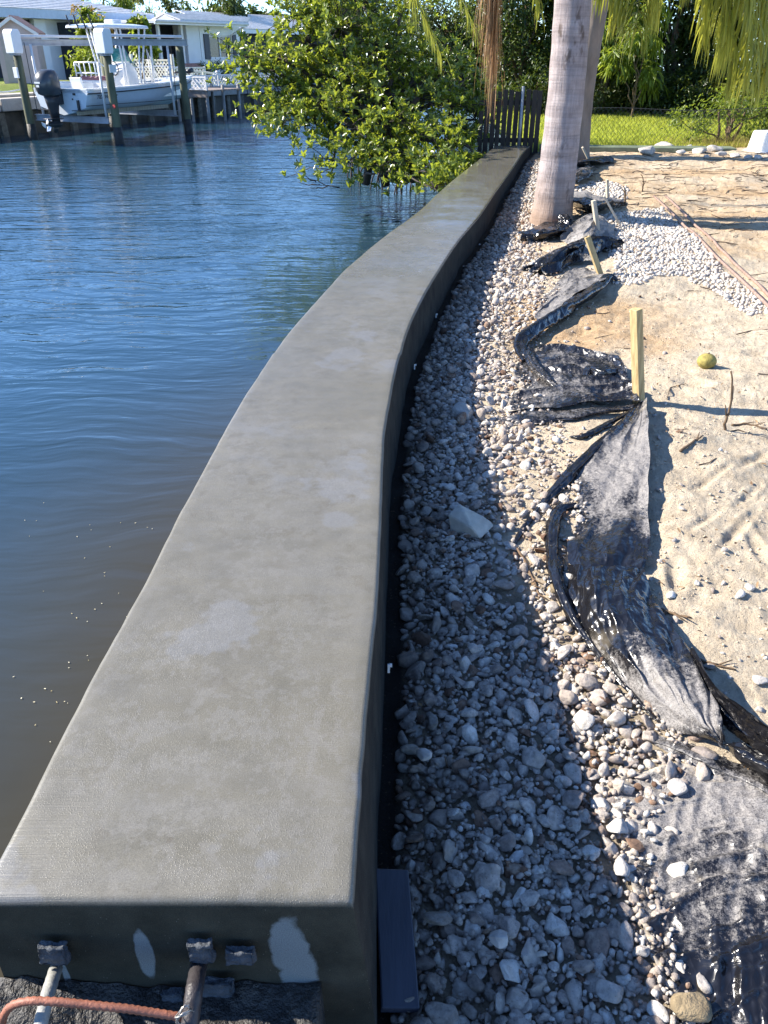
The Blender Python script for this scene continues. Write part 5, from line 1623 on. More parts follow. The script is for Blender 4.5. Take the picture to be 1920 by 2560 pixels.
tree('broadleaf_tree', (12.2, 24.5, LZ), 'dark tree beyond the right edge of the lawn', [(0, 0, 1.2, 1.6, 1.2, 1.2, 2000), (0, .2, 3.2, 1.8, 1.2, 1.4, 2400)], 'hedge_leaf', (.10, .16), .4, 15)
for k, (x, y, lab, mt) in enumerate([(2.9, 26.5, 'dark evergreen filling the gap behind the palm trunks', 'hedge_leaf'), (4.7, 25.2, 'thick evergreen behind the rounded grey-green shrub', 'hedge_leaf'), (6.6, 25.6, 'thick dark evergreen behind the light green sapling', 'hedge_leaf'), (8.7, 25.0, 'shadowy evergreen behind the small fan palm', 'hedge_leaf'), (10.9, 24.0, 'olive evergreen at the far right of the hedge', 'olive_leaf'), (13.8, 25.5, 'evergreen past the right end of the hedge', 'hedge_leaf')]):
    tree('evergreen_tree', (x, y, LZ), lab, [(0, 0, .7, 1.3, .8, .8, 3200), (.1, .1, 2.0, 1.3, .9, .9, 3400)] if k == 0 else [(0, 0, .7, 1.3, .8, .8, 2600), (.1, .1, 2.0, 1.4, .9, 1.0, 3000), (-.1, .2, 3.5, 1.5, 1.0, 1.1, 2600), (0, .3, 4.9, 1.3, .9, .9, 1400)], mt, (.13, .21), .5, 111 + k)
for k, (x, y, lab) in enumerate([(3.9, 23.0, 'low dark bush at the left end of the hedge foot'), (6.6, 23.0, 'low dark bush under the hedge behind the sapling'), (7.9, 22.6, 'low black-green bush in the deepest shade of the hedge'), (9.2, 21.4, 'low leafy bush beside the small fan palm')]):
    tree('hedge_bush', (x, y, LZ), lab, [(0, 0, .45, 1.0, .6, .5, 2600), (.3, .2, 1.0, .9, .6, .5, 1800)], 'hedge_leaf', (.07, .12), .45, 131 + k, trunk=.04, cat='bush')
tree('flowering_shrub', (4.6, 22.6, LZ), 'low rounded grey-green shrub at the back edge of the lawn', [(0, 0, .55, .8, .5, .5, 2200), (.9, .1, .4, .6, .45, .4, 1300)], 'olive_leaf', (.05, .09), .45, 16, trunk=.03, cat='shrub')
tree('mango_sapling', (6.1, 22.0, LZ), 'light green sapling with long hanging leaves in front of the dark hedge', [(0, 0, 1.75, .5, .4, .35, 240), (-.5, .1, 1.2, .4, .35, .35, 180), (.45, .2, 1.0, .4, .35, .35, 160), (.3, 0, 2.3, .45, .4, .3, 160)], 'lime_leaf', (.22, .34), .2, 17, trunk=.03, droop=1.1)
tree('tangled_shrub', (6.1, 15.7, LZ), 'tangled shrub of thin brown stems and yellow-green leaves by the chain-link fence', [(0, 0, .55, .9, .6, .5, 1500), (.9, -.1, .7, .7, .5, .6, 1400), (-.7, 0, .3, .5, .4, .3, 500)], 'lime_leaf', (.04, .08), .45, 18, trunk=.035, cat='shrub', trunks=5)
tree('tangled_shrub', (7.3, 15.3, LZ), 'dark leafy shrub behind the white tub', [(0, 0, .6, .8, .7, .6, 1700), (.9, .2, .9, .9, .7, .8, 2000)], 'hedge_leaf', (.06, .10), .5, 19, trunk=.04, cat='shrub', trunks=3)
# trees behind the mangrove on the point
tree('small_leaved_tree', (1.9, 26.0, .6), 'fine-leaved tree behind the fence on the far side of the palm', [(0, 0, .9, 1.4, 1.0, .8, 3600), (-.3, 0, 2.1, 1.6, 1.1, .8, 4200)], 'olive_leaf', (.08, .13), .45, 21)
tree('small_leaved_tree', (-.5, 28.5, .6), 'tall dark tree rising behind the middle of the mangrove', [(0, 0, 1.1, 1.3, 1.1, .9, 2600), (.2, 0, 2.3, 1.5, 1.1, .8, 3000)], 'hedge_leaf', (.10, .16), .42, 22)
# fan palm seedling at the right
def fan_palm(base, label):
    rng = np.random.default_rng(8)
    root = empty('fan_palm', tuple(base), label=label, cat='palm')
    for k in range(7):
        a = rng.uniform(0, 6.28); L = rng.uniform(.4, .8)
        tip = np.array([math.cos(a) * .35 * L, math.sin(a) * .35 * L, L])
        m = MB(); m.tube([(0, 0, 0), tuple(tip * .5 + np.array([0, 0, .05])), tuple(tip)], [.012, .009, .007], 6)
        st = m.build('leaf_stalk', 'rachis_green', root, True)
        n = 22; ang = np.linspace(-2.2, 2.2, n)
        ax = np.array([math.cos(a), math.sin(a), .25]); sd = np.array([-math.sin(a), math.cos(a), 0])
        d = np.cos(ang)[:, None] * ax + np.sin(ang)[:, None] * sd + np.array([0, 0, .25])
        V, F, T = strip_batch(np.repeat(tip[None], n, 0), d, np.full(n, .42), np.full(n, .035), np.full(n, .16), rng.uniform(.3, .9, n), 4)
        link_mesh('fan', np_mesh('fan', V, F, False, {'tint': T}), 'palm_leaf', st)
fan_palm((7.35, 18.6, LZ), 'small fan palm with spiky round leaves at the right of the lawn')

# ================================================================== fences
simple('fence_black', (.022, .020, .019), .7, .4, 9, .5, 50, stretch=(1, 1, .2))
simple('galvanised', (.28, .31, .34), .45, .2, 14, metallic=.5)
simple('wire_dark', (.05, .05, .048), .5, .2)
def picket_fence():
    yf = 14.42
    a = Y(1196, 300, yf); b = Y(1352, 300, yf)
    root = empty('picket_fence', (a.x, yf, .70), label='black wooden picket fence closing off the far end of the seawall cap', cat='fence')
    rng = random.Random(4)
    n = 11; w = (b.x - a.x) / n
    zt = Y(1300, 226, yf).z
    for k in range(n):
        x = w * (k + .5) + rng.uniform(-.006, .006)
        top = zt - .70 + rng.uniform(-.02, .02) - (.28 if k == 0 else .22 if k == 1 else 0)
        m = MB(); m.box((x, 0, top / 2 - .06), (w * rng.uniform(.70, .86), .022, top + .12), Matrix.Rotation(rng.uniform(-.015, .015), 3, 'Y'))
        m.build('picket', 'fence_black', root)
    for z in (.25, .80):
        m = MB(); m.box((w * n / 2, .035, z), (w * n, .035, .07)); m.build('rail', 'fence_black', root)
    m = MB(); m.tube([(Y(1301, 300, yf).x - a.x, -.04, -.1), (Y(1301, 300, yf).x - a.x, -.04, zt - .70 + .06)], .024, 10); m.build('steel_post', 'galvanised', root, True)
picket_fence()
def chain_link():
    y0 = 15.3
    x0, x1 = 3.2, 10.2
    root = empty('chain_link_fence', (x0, y0, LZ), label='low rusty chain-link fence along the front of the lawn', cat='fence')
    H = .62; W = x1 - x0
    for k in range(3):
        m = MB(); m.tube([(W * k / 2, 0, -.2), (W * k / 2, 0, H + .02)], .014, 8); m.build('post', 'wire_dark', root, True)
    m = MB(); p = .085
    nx = int(W / p)
    for k in range(-int(H / p) - 1, nx + 1):
        for s in (1, -1):
            xa = k * p if s == 1 else k * p + H
            a = [xa, 0.0]; b = [xa + s * H, H]
            pts = []
            for t in np.linspace(0, 1, 3):
                x = a[0] + (b[0] - a[0]) * t; z = H * t
                pts.append((min(max(x, 0), W), .01 * s + .05 * math.sin(x * 1.7) * z, z + .03 * math.sin(x * 2.3) * z))
            if abs(pts[0][0] - pts[-1][0]) < .02: continue
            m.tube(pts, .0024, 4, False)
    m.build('wire_mesh', 'wire_dark', root, kind='stuff')
    m = MB(); m.tube([(W * t, .05 * math.sin(W * t * 1.7) * H, H + .03 * math.sin(W * t * 2.3) * H) for t in np.linspace(0, 1, 40)], .006, 5); m.build('top_wire', 'wire_dark', root, True)
chain_link()

# dry weeds along the foot of the fence
def dry_weeds():
    rng = np.random.default_rng(28)
    N = 9000
    x = 3.3 + rng.random(N) * 6.0; y = 14.65 + rng.random(N) ** 1.4 * 1.5
    k = rng.random(N) < (.25 + .75 * smooth((x - 3.6) / 2.0))
    x, y = x[k], y[k]; N = len(x)
    d = rng.normal(0, .6, (N, 3)); d[:, 2] = 1
    V, F, T = strip_batch(np.stack([x, y, np.full(N, .72)], -1), d, rng.uniform(.08, .34, N) * (.5 + .7 * smooth((x - 4.5) / 2)), np.full(N, .010), rng.uniform(.05, .4, N), rng.random(N), 3)
    link_mesh('dry_weeds', np_mesh('dry_weeds', V, F, False, {'tint': T}), 'weed_dry', kind='stuff', label='yellow-brown dry weeds along the foot of the chain-link fence', cat='weeds')
leaf_mat('weed_dry', (.16, .10, .04), (.42, .36, .09), .7, .35)
dry_weeds()

# ================================================================== the far bank
# bank frame: s along the wall, i inland, z up
BO = Vector((-11.1, 25.9, 0)); BPHI = math.atan2(.888, .46)
BE = Vector((math.cos(BPHI), math.sin(BPHI), 0)); BI = Vector((-math.sin(BPHI), math.cos(BPHI), 0))
def B(s, i, z=0.0): return BO + BE * s + BI * i + Vector((0, 0, z))
def BP(u, v, i):                       # sight line to the upright plane i, returns (s, z)
    d = Vector(sight(u, v)); c = Vector((0, 0, CAM_Z))
    t = ((BO + BI * i) - c).dot(BI) / d.dot(BI)
    p = c + d * t
    return (p - BO).dot(BE), p.z
def BS(u, v, s):                       # to the upright plane s, returns (i, z)
    d = Vector(sight(u, v)); c = Vector((0, 0, CAM_Z))
    t = ((BO + BE * s) - c).dot(BE) / d.dot(BE)
    p = c + d * t
    return (p - BO).dot(BI), p.z
def bank_z(s, i): return 1.0 + .28 * float(smooth(i / 3.0)) * (1 - float(smooth((s - 6) / 6)))

lawn_material('bank_grass', (.10, .15, .02), (.24, .30, .04))
def bank_ground():
    ss = np.linspace(-40, 70, 140); ii = np.concatenate([np.linspace(.25, 8, 30), [12, 20, 60]])
    SS, II = np.meshgrid(ss, ii, indexing='ij')
    ZZ = .98 + .28 * smooth(II / 3.0) * (1 - smooth((SS - 6) / 6)) + .03 * fbm(SS * .7, II * .7, 5, 3)
    X = BO.x + BE.x * SS + BI.x * II; Yy = BO.y + BE.y * SS + BI.y * II
    n, k = SS.shape; idx = np.arange(n * k).reshape(n, k)
    f = np.stack([idx[:-1, :-1], idx[1:, :-1], idx[1:, 1:], idx[:-1, 1:]], -1).reshape(-1, 4)
    link_mesh('far_bank', np_mesh('far_bank', np.stack([X, Yy, ZZ], -1).reshape(-1, 3), f, True), 'bank_grass', kind='structure')
bank_ground()
simple('sunny_concrete', (.46, .42, .37), .85, .25, 2.5, .4, 30)
simple('panel_dark', (.075, .068, .055), .85, .6, 1.8, .7, 20)
simple('barnacle', (.16, .15, .12), .9, .5, 9, 1.0, 40, bdist=.03)
def far_seawall():
    root = empty('far_seawall', tuple(B(0, 0)), BPHI, label='old concrete seawall with pale cap and dark ribbed panels across the canal', cat='seawall')
    s = -30.0
    while s < 42:
        m = MB(); m.box((s + 2.97, .16, .835), (5.94, .50, .33)); m.build('cap', 'sunny_concrete' if s < 4 else 'old_concrete', root, bevel=.02)
        s += 6
    rng = random.Random(2)
    for k in range(-12, 46):
        m = MB(); m.box((k * .9 + .45, .20, .1), (.84, .16, 1.12)); m.build('wall_panel', 'panel_dark', root)
        m = MB(); m.box((k * .9, .12, .08), (.22, .26, 1.12), None, .9); m.build('pilaster', 'barnacle', root)
    # concrete path slab behind the cap
    m = MB(); m.box((-6, 1.0, 1.035), (28, .9, .06)); m.build('path_slab', 'sunny_concrete', root)
far_seawall()
# garden hose along the edge
rough_tube('garden_hose', 'white_plastic', [B(-.6 + .35 * k, 1.15 + .12 * math.sin(k * 1.3), 1.12 + .03 * math.sin(k * 2)) for k in range(8)], .022, 'white hose looping over the far bank beside the left pile', 'hose', 0, .1, 7, .2)

# ---------------------------------------------------------------- boat lift
simple('pile_wood', (.12, .125, .075), .85, .5, 4, .8, 25, stretch=(1, 1, .25))
simple('galv_beam', (.36, .38, .42), .5, .18, 5, metallic=.25)
simple('lift_white', (.80, .80, .80), .35, .04)
simple('light_pipe', (.70, .71, .73), .4, .06)
def boat_lift():
    root = empty('boat_lift', tuple(B(0, 0)), BPHI, label='four-post boat lift with two white motor boxes over the moored boat', cat='boat lift')
    piles = {'A': (-.25, -1.4), 'C': (.05, -4.35), 'D': (3.15, -4.2), 'B': (3.0, -1.35)}
    for nm, (s, i) in piles.items():
        zt = 2.30
        m = MB(); m.tube([(s, i, -1.2), (s, i, .2), (s, i, 1.4), (s, i, zt)], [.115, .115, .108, .105], 14)
        p = m.build('pile', 'pile_wood', root, True)
        m = MB(); m.tube([(s, i, -.5), (s, i, .10), (s, i, .42)], [.13, .127, .117], 14); m.build('weed_band', 'wet_dirt', p, True)
    zb = 2.40
    for (a, b) in (('A', 'B'), ('C', 'D')):
        (s0, i0), (s1, i1) = piles[a], piles[b]
        m = MB()
        for (w, h, dz) in ((.12, .016, .07), (.12, .016, -.07), (.024, .14, 0)):
            m.box(((s0 + s1) / 2 + .08, (i0 + i1) / 2, zb + dz), (abs(s1 - s0) + .55, w, h), Matrix.Rotation(math.atan2(i1 - i0, s1 - s0), 3, 'Z'))
        m.build('top_beam', 'galv_beam', root)
        m = MB(); m.tube([(s0 - .1, i0 + .02, zb + .15), (s1 + .15, i1 + .02, zb + .15)], .035, 10); m.build('drive_shaft', 'light_pipe', root, True)
        # motor box: a sloping-topped cover hung at the stern end
        m = MB()
        prof = [(-.20, -.30), (.16, -.30), (.20, -.22), (.20, .22), (.14, .30), (-.12, .30), (-.20, .22)]
        m.loft([[(s0 - .10 + x * .75, i0 + yy - .06, zb + .02 + z * .95) for x, z in prof] for yy in (-.17, .17)])
        bx = m.build('motor_box', 'lift_white', root, bevel=.02)
        m = MB(); m.box((s0 - .10, i0 - .06, zb - .29), (.20, .22, .03)); m.build('mounting_plate', 'galv_beam', root)
        # cables
        for (sx, ix) in ((s0 + .12, i0 + (.22 if a == 'C' else -.22)), (s1 - .12, i1 + (.22 if a == 'C' else -.22))):
            m = MB(); m.tube([(sx, ix, zb), (sx, ix, .66)], .011, 5); m.build('cable', 'wire_dark', root)
    for (a, b) in (('A', 'C'), ('B', 'D')):
        (s0, i0), (s1, i1) = piles[a], piles[b]
        m = MB()
        for (w, h, dz) in ((.12, .016, .07), (.12, .016, -.07), (.024, .14, 0)):
            m.box((s0 + .15 if a == 'A' else s0 - .15, (i0 + i1) / 2, .58 + dz), (w, abs(i1 - i0) - .25, h))
        m.build('cradle_beam', 'galv_beam', root)
    for i in (-2.35, -3.35):
        m = MB(); m.box((1.5, i, .74), (3.6, .10, .10)); m.build('bunk', 'grey_pine', root)
    # guide poles
    for (s, i, z0, z1) in ((.05, -4.02, .5, 1.95), (2.75, -4.1, .55, 2.32), (.0, -1.7, .6, 2.36)):
        m = MB(); m.tube([(s, i, z0), (s, i, z1)], .035, 10); m.build('guide_pole', 'light_pipe', root, True)
    m = MB(); m.box((.05, -4.5, 1.86), (.02, .01, .10)); m.box((.05, -4.5, 1.80), (.24, .012, .18)); m.build('notice_plate', 'white_plastic', root)
    m = MB(); m.tube([(-.07, -4.47, .92), (-.09, -4.47, .92)], .05, 14); m.build('reflector', 'red_paint', root)
    m = MB(); m.box((-.40, -1.4, 1.68), (.05, .16, .26)); m.build('switch_box', 'lift_white', root, bevel=.01)
simple('red_paint', (.45, .05, .04), .5, .1)
boat_lift()

# ---------------------------------------------------------------- boat
simple('gelcoat', (.78, .79, .80), .18, .03)
simple('hull_side', (.62, .68, .74), .2, .03)
simple('boat_seat', (.24, .10, .12), .6, .2)
simple('dark_trim', (.03, .03, .034), .4, .1)
simple('motor_grey', (.055, .06, .068), .28, .12, spec=.6)
simple('tint_glass', (.03, .16, .19), .1, .1)
simple('bronze_green', (.035, .04, .042), .4, .2)
simple('anode', (.85, .85, .86), .3, .02, metallic=.2)
def boat():
    o0 = B(-.35, -2.88, .68)
    root = empty('boat', tuple(o0), BPHI, label='white centre-console boat with T-top raised on the lift across the canal', cat='boat')
    # local frame: x forward, y to port, z up from the keel at the stern
    L = 5.45
    def st(t):
        """station t 0..1: half beam at sheer, at chine, keel z, chine z, sheer z"""
        hb = .98 * (1 - max(0, (t - .55) / .45) ** 2.2) if t < 1 else 0
        hb = max(hb, .015)
        hc = .84 * (1 - max(0, (t - .42) / .58) ** 1.7); hc = max(hc, .01)
        kz = .0 + .50 * max(0, (t - .62) / .38) ** 2.4
        cz = .20 + .40 * max(0, (t - .35) / .65) ** 2.0
        sz = .62 + .16 * t ** 1.6
        return hb, hc, kz, min(cz, sz - .05), sz
    rings = []; N = 26
    for k in range(N):
        t = k / (N - 1); hb, hc, kz, cz, sz = st(t); x = t * L + .12 * t * 0
        rings.append([(x, hb, sz), (x, hb * 1.0, sz - .07), (x, hc + (hb - hc) * .35, cz + (sz - cz) * .35), (x, hc, cz), (x, hc * .5, (cz + kz) / 2 - .01), (x, 0, kz), (x, -hc * .5, (cz + kz) / 2 - .01), (x, -hc, cz), (x, -hc - (hb - hc) * .35, cz + (sz - cz) * .35), (x, -hb, sz - .07), (x, -hb, sz)])
    m = MB(); m.loft(rings, close=False, caps=False)
    n = 11
    m.f.append(tuple(reversed(range(n))))
    hull = m.build('hull', 'hull_side', root, True)
    for p in hull.data.polygons:
        if len(p.vertices) > 5: p.use_smooth = False
    # rub rail
    for sgn in (1, -1):
        m = MB(); m.tube([(k / 25 * L, sgn * (st(k / 25)[0] + .012), st(k / 25)[4] - .085) for k in range(26)], .016, 6); m.build('rub_rail', 'dark_trim', hull, True)
        # boot stripe
        m = MB(); m.tube([(k / 18 * L, sgn * (st(k / 25)[1] + .030), st(k / 25)[3] + .045) for k in range(15)], .008, 5); m.build('pinstripe', 'dark_trim', hull, True)
    # deck with gunwale
    m = MB()
    outer = [(k / 25 * L, st(k / 25)[0] + .02, st(k / 25)[4] + .03) for k in range(26)]
    inner = [(min(max(x, .35), L - .75), max(.05, y - .20) if x < L - .8 else .05, z) for x, y, z in outer]
    for sgn in (1, -1):
        a = [(x, sgn * y, z) for x, y, z in outer]; b = [(x, sgn * y, z + .005) for x, y, z in inner]
        c = [(x, sgn * y, .34) for x, y, z in inner]; e = [(x, sgn * y, z - .04) for x, y, z in outer]
        m.loft([e, a, b, c], close=False, caps=False)
    m.add([(.3, -.8, .36), (L - .7, -.25, .36), (L - .7, .25, .36), (.3, .8, .36)], [(0, 1, 2, 3)])
    m.box((L - .62, 0, .74), (.55, .70, .05)); m.box((.17, 0, .60), (.34, 1.90, .10))
    m.build('deck', 'gelcoat', root)
    m = MB(); m.loft([[(L - 1.9, -.70, .70), (L - 1.9, .70, .70), (L - 1.9, .70, .66), (L - 1.9, -.70, .66)], [(L - .25, -.22, .82), (L - .25, .22, .82), (L - .25, .22, .77), (L - .25, -.22, .77)], [(L + .08, -.05, .84), (L + .08, .05, .84), (L + .08, .05, .80), (L + .08, -.05, .80)]]); m.build('foredeck', 'gelcoat', root)
    # stern boxes and hatch
    m = MB(); m.box((.30, -.35, .76), (.06, .42, .30), Matrix.Rotation(-.12, 3, 'Y')); m.build('stern_hatch', 'gelcoat', root, bevel=.02)
    m = MB(); m.box((.55, .1, .66), (.4, 1.2, .26)); m.build('bait_well', 'gelcoat', root, bevel=.03)
    # console
    m = MB(); m.loft([[(2.15, -.36, .36), (2.75, -.36, .36), (2.75, .36, .36), (2.15, .36, .36)], [(2.15, -.34, 1.0), (2.70, -.34, 1.0), (2.70, .34, 1.0), (2.15, .34, 1.0)], [(2.25, -.30, 1.22), (2.50, -.30, 1.25), (2.50, .30, 1.25), (2.25, .30, 1.22)]])
    con = m.build('console', 'gelcoat', root, bevel=.03)
    m = MB(); m.loft([[(2.52, -.34, 1.2), (2.56, -.34, 1.2), (2.56, .34, 1.2), (2.52, .34, 1.2)], [(2.36, -.28, 1.58), (2.38, -.28, 1.58), (2.38, .28, 1.58), (2.36, .28, 1.58)]]); m.build('windscreen', 'tint_glass', con)
    m = MB(); m.tube([(2.12 + .03 * math.cos(a) * 0, .17 * math.cos(a), 1.08 + .17 * math.sin(a)) for a in np.linspace(0, 6.28, 20)], .014, 6); m.build('steering_wheel', 'dark_trim', con, True)
    # leaning post with slatted back rest
    lp = MB(); lp.box((1.35, 0, .86), (.36, .86, .10)); seat = lp.build('leaning_post', 'boat_seat', root, bevel=.03)
    m = MB(); m.box((1.35, 0, .60), (.34, .70, .44)); m.build('seat_box', 'gelcoat', seat, bevel=.03)
    m = MB()
    for z in (.98, 1.24): m.tube([(1.12, -.46, z), (1.10, 0, z + .01), (1.12, .46, z)], .020, 8)
    for y in (-.46, -.28, -.10, .10, .28, .46): m.tube([(1.12, y, .90), (1.11, y, 1.25)], .017, 8)
    m.tube([(1.12, -.46, 1.24), (1.30, -.50, 1.12), (1.5, -.50, .62)], .018, 8); m.tube([(1.12, .46, 1.24), (1.30, .50, 1.12), (1.5, .50, .62)], .018, 8)
    m.build('back_rail', 'gelcoat', seat, True)
    # T-top
    tz = 2.06
    tt = empty('t_top', (0, 0, 0), parent=root)
    prof = [(1.25, -.72), (3.05, -.66), (3.18, -.50), (3.18, .50), (3.05, .66), (1.25, .72), (1.15, .55), (1.15, -.55)]
    m = MB(); m.loft([[(x, y, tz) for x, y in prof], [(2.15 + (x - 2.15) * .98, y * .97, tz + .07) for x, y in prof], [(2.15 + (x - 2.15) * .6, y * .6, tz + .11) for x, y in prof]])
    roof = m.build('t_top_roof', 'gelcoat', root, bevel=.015)
    m = MB(); m.box((2.35, 0, tz + .15), (.36, .34, .14)); m.build('radar_box', 'gelcoat', roof, bevel=.04)
    for sgn in (1, -1):
        for (x0, x1) in ((2.0, 1.85), (2.12, 2.0), (2.66, 2.75), (2.8, 3.0)):
            m = MB(); m.tube([(x0, sgn * .48, .38), (x0 - .01, sgn * .50, 1.2), (x1, sgn * .55, tz + .01)], .026, 8); m.build('top_leg', 'gelcoat', root, True)
    for k in range(4):
        m = MB(); m.tube([(1.12 + .03 * k, -.45 + .3 * k, tz - .02), (1.0 + .03 * k, -.45 + .3 * k, tz + .30)], .020, 7); m.build('rod_holder', 'dark_trim', root, True)
    tt_ = tt; bpy.data.objects.remove(tt_)
    # bow rail and bow light
    m = MB()
    for sgn in (1, -1):
        m.tube([(3.4, sgn * .80, .78), (3.5, sgn * .78, 1.05), (4.4, sgn * .52, 1.10), (5.0, sgn * .22, 1.10)], .014, 6)
        m.tube([(4.4, sgn * .52, .80), (4.4, sgn * .52, 1.10)], .012, 6)
    m.build('bow_rail', 'gelcoat', root, True)
    m = MB(); m.tube([(3.3, -.3, .72), (3.2, -.34, 1.55), (3.6, -.30, .75)], .022, 7); m.build('folding_ladder', 'gelcoat', root, True)
    m = MB(); m.tube([(3.1, -.55, .72), (3.12, -.60, 1.75)], .03, 8); m.build('rod_tube', 'gelcoat', root, True)
    # trolling motor on the bow
    m = MB(); m.box((4.9, -.12, .93), (.62, .07, .06)); m.tube([(5.2, -.12, .93), (5.42, -.12, .98)], [.06, .075], 10); m.build('trolling_motor', 'dark_trim', root, True)
    # trim tabs, drain, ladder bracket on the transom
    m = MB(); m.box((-.06, -.62, .13), (.16, .34, .02)); m.box((-.06, .62, .13), (.16, .34, .02)); m.build('trim_tabs', 'dark_trim', root)
    m = MB(); m.box((-.03, -.62, .26), (.05, .06, .24)); m.build('tab_ram', 'dark_trim', root)
    m = MB(); m.box((-.012, -.50, .52), (.016, .09, .05)); m.box((-.012, -.42, .40), (.014, .04, .04)); m.build('transom_fitting', 'dark_trim', root)
    # outboard
    ob = empty('outboard', (-.30, .05, .0), parent=root)
    bpy.data.objects.remove(ob)
    def ring(x0, x1, w, z, n=16, pw=2.6):
        c = (x0 + x1) / 2; hx = (x1 - x0) / 2; out = []
        for k in range(n):
            a = 2 * math.pi * k / n; ca, sa = math.cos(a), math.sin(a)
            out.append((c + hx * math.copysign(abs(ca) ** (2 / pw), ca), .05 + w * math.copysign(abs(sa) ** (2 / pw), sa), z))
        return out
    m = MB(); m.loft([ring(-.50, -.05, .15, .48), ring(-.62, -.02, .23, .53), ring(-.68, -.02, .265, .70), ring(-.66, -.03, .265, .86), ring(-.60, -.05, .24, .99), ring(-.50, -.10, .19, 1.07), ring(-.40, -.18, .11, 1.10)])
    cowl = m.build('outboard_motor', 'motor_grey', root, True)
    m = MB(); m.loft([ring(-.50, -.05, .15, .50), ring(-.46, -.10, .12, .30), ring(-.42, -.14, .095, .10), ring(-.40, -.16, .075, -.10)]); m.build('midsection', 'dark_trim', cowl, True)
    m = MB(); m.loft([ring(-.40, -.14, .055, -.08), ring(-.40, -.14, .05, -.28)]); m.loft([[(-.70 + (0), .05, -.17)] * 1 + [(-.5, .05, -.17)] * 0 + [(-.70, .05, -.16), (-.70, .06, -.17)]], False, False) if False else None
    m.box((-.36, .05, -.06), (.5, .26, .018)); m.tube([(-.62, .05, -.20), (-.50, .05, -.20), (-.2, .05, -.20), (-.06, .05, -.20)], [.04, .065, .06, .012], 12)
    m.add([(-.40, .045, -.22), (-.16, .045, -.22), (-.30, .045, -.42), (-.42, .045, -.40), (-.40, .055, -.22), (-.16, .055, -.22), (-.30, .055, -.42), (-.42, .055, -.40)], [(0, 1, 2, 3), (4, 5, 6, 7), (0, 1, 5, 4), (1, 2, 6, 5), (2, 3, 7, 6), (3, 0, 4, 7)])
    m.build('lower_unit', 'dark_trim', cowl, True)
    m = MB()
    for k in range(3):
        a = k * 2.094
        d = Vector((0, math.cos(a), math.sin(a))); e = Vector((0, -math.sin(a), math.cos(a)))
        c = Vector((-.62, .05, -.20))
        pts = [c + d * .03 - e * .03, c + d * .10 - e * .085 + Vector((.03, 0, 0)), c + d * .17 - e * .02, c + d * .14 + e * .07 - Vector((.04, 0, 0)), c + d * .03 + e * .03]
        m.add([tuple(p) for p in pts] + [tuple(p + Vector((.008, 0, 0))) for p in pts], [(0, 1, 2, 3, 4), (9, 8, 7, 6, 5)] + [(j, (j + 1) % 5, 5 + (j + 1) % 5, 5 + j) for j in range(5)])
    m.build('propeller', 'anode', cowl)
    m = MB(); m.box((-.10, .05, .42), (.22, .24, .30)); m.build('engine_bracket', 'dark_trim', cowl)
    m = MB(); m.box((-.675, .05, .80), (.012, .20, .04)); m.box((-.675, .05, .72), (.012, .10, .05)); m.build('cowl_marking', 'light_pipe', cowl)
    # name on the starboard side
    cu = bpy.data.curves.new('lettering', 'FONT'); cu.body = 'TIDEWATER'; cu.size = .14; cu.extrude = .003; cu.shear = .15
    tmp = bpy.data.objects.new('lettering_src', cu); COL.objects.link(tmp)
    dg = bpy.context.evaluated_depsgraph_get(); dg.update()
    me = bpy.data.meshes.new_from_object(tmp.evaluated_get(dg)); bpy.data.objects.remove(tmp)
    me.name = 'lettering'
    lo = link_mesh('lettering', me, 'dark_trim', hull)
    hb, hc, kz, cz, sz = st(.12)
    lo.rotation_euler = (R(90 + 22), 0, 0); lo.location = (.36, -.918, sz - .225)
    return root
boat()

# ---------------------------------------------------------------- lattice, dock, rails
simple('lattice_white', (.76, .74, .72), .6, .06)
simple('deck_wood', (.25, .20, .17), .8, .3, 8, .4, 40)
simple('brick_pink', (.36, .20, .17), .9, .25, 6, .5, 30)
def lattice_panel(parent, a, b, z0, z1, name='lattice_panel', p=.16, w=.042):
    """crossed laths between a and b (bank frame s, i), framed; one joined panel"""
    a = Vector((a[0], a[1], 0)); b = Vector((b[0], b[1], 0)); d = (b - a); L = d.length; d.normalize(); nn = Vector((-d.y, d.x, 0))
    m = MB(); H = z1 - z0
    def pt(x, z, o): return a + d * x + nn * o + Vector((0, 0, z0 + z))
    for s in (1, -1):
        k = -H if s == 1 else 0.0
        while k < L + (0 if s == 1 else H):
            x0, zz0, x1, zz1 = (k, 0, k + H, H) if s == 1 else (k, 0, k - H, H)
            # clip to the panel
            t0, t1 = 0.0, 1.0
            for bound in (0, L):
                dx = x1 - x0
                tt = (bound - x0) / dx
                if (bound == 0) == (dx > 0): t0 = max(t0, tt)
                else: t1 = min(t1, tt)
            if t1 - t0 > .03:
                p0 = pt(x0 + (x1 - x0) * t0, H * t0, .006 * s); p1 = pt(x0 + (x1 - x0) * t1, H * t1, .006 * s)
                e = (p1 - p0).normalized(); sd = e.cross(nn) * w / 2; th = nn * .005
                m.add([p0 - sd - th, p0 + sd - th, p1 + sd - th, p1 - sd - th, p0 - sd + th, p0 + sd + th, p1 + sd + th, p1 - sd + th], [(0, 1, 2, 3), (7, 6, 5, 4), (0, 4, 5, 1), (1, 5, 6, 2), (2, 6, 7, 3), (3, 7, 4, 0)])
            k += p
    lp = m.build(name, 'lattice_white', parent)
    fr = MB()
    for z in (0, H): fr.bar(pt(0, z, 0), pt(L, z, 0), .045)
    for x in (0, L): fr.bar(pt(x, -.03, 0), pt(x, H + .04, 0), .055)
    fr.build('panel_frame', 'lattice_white', lp)
    return lp
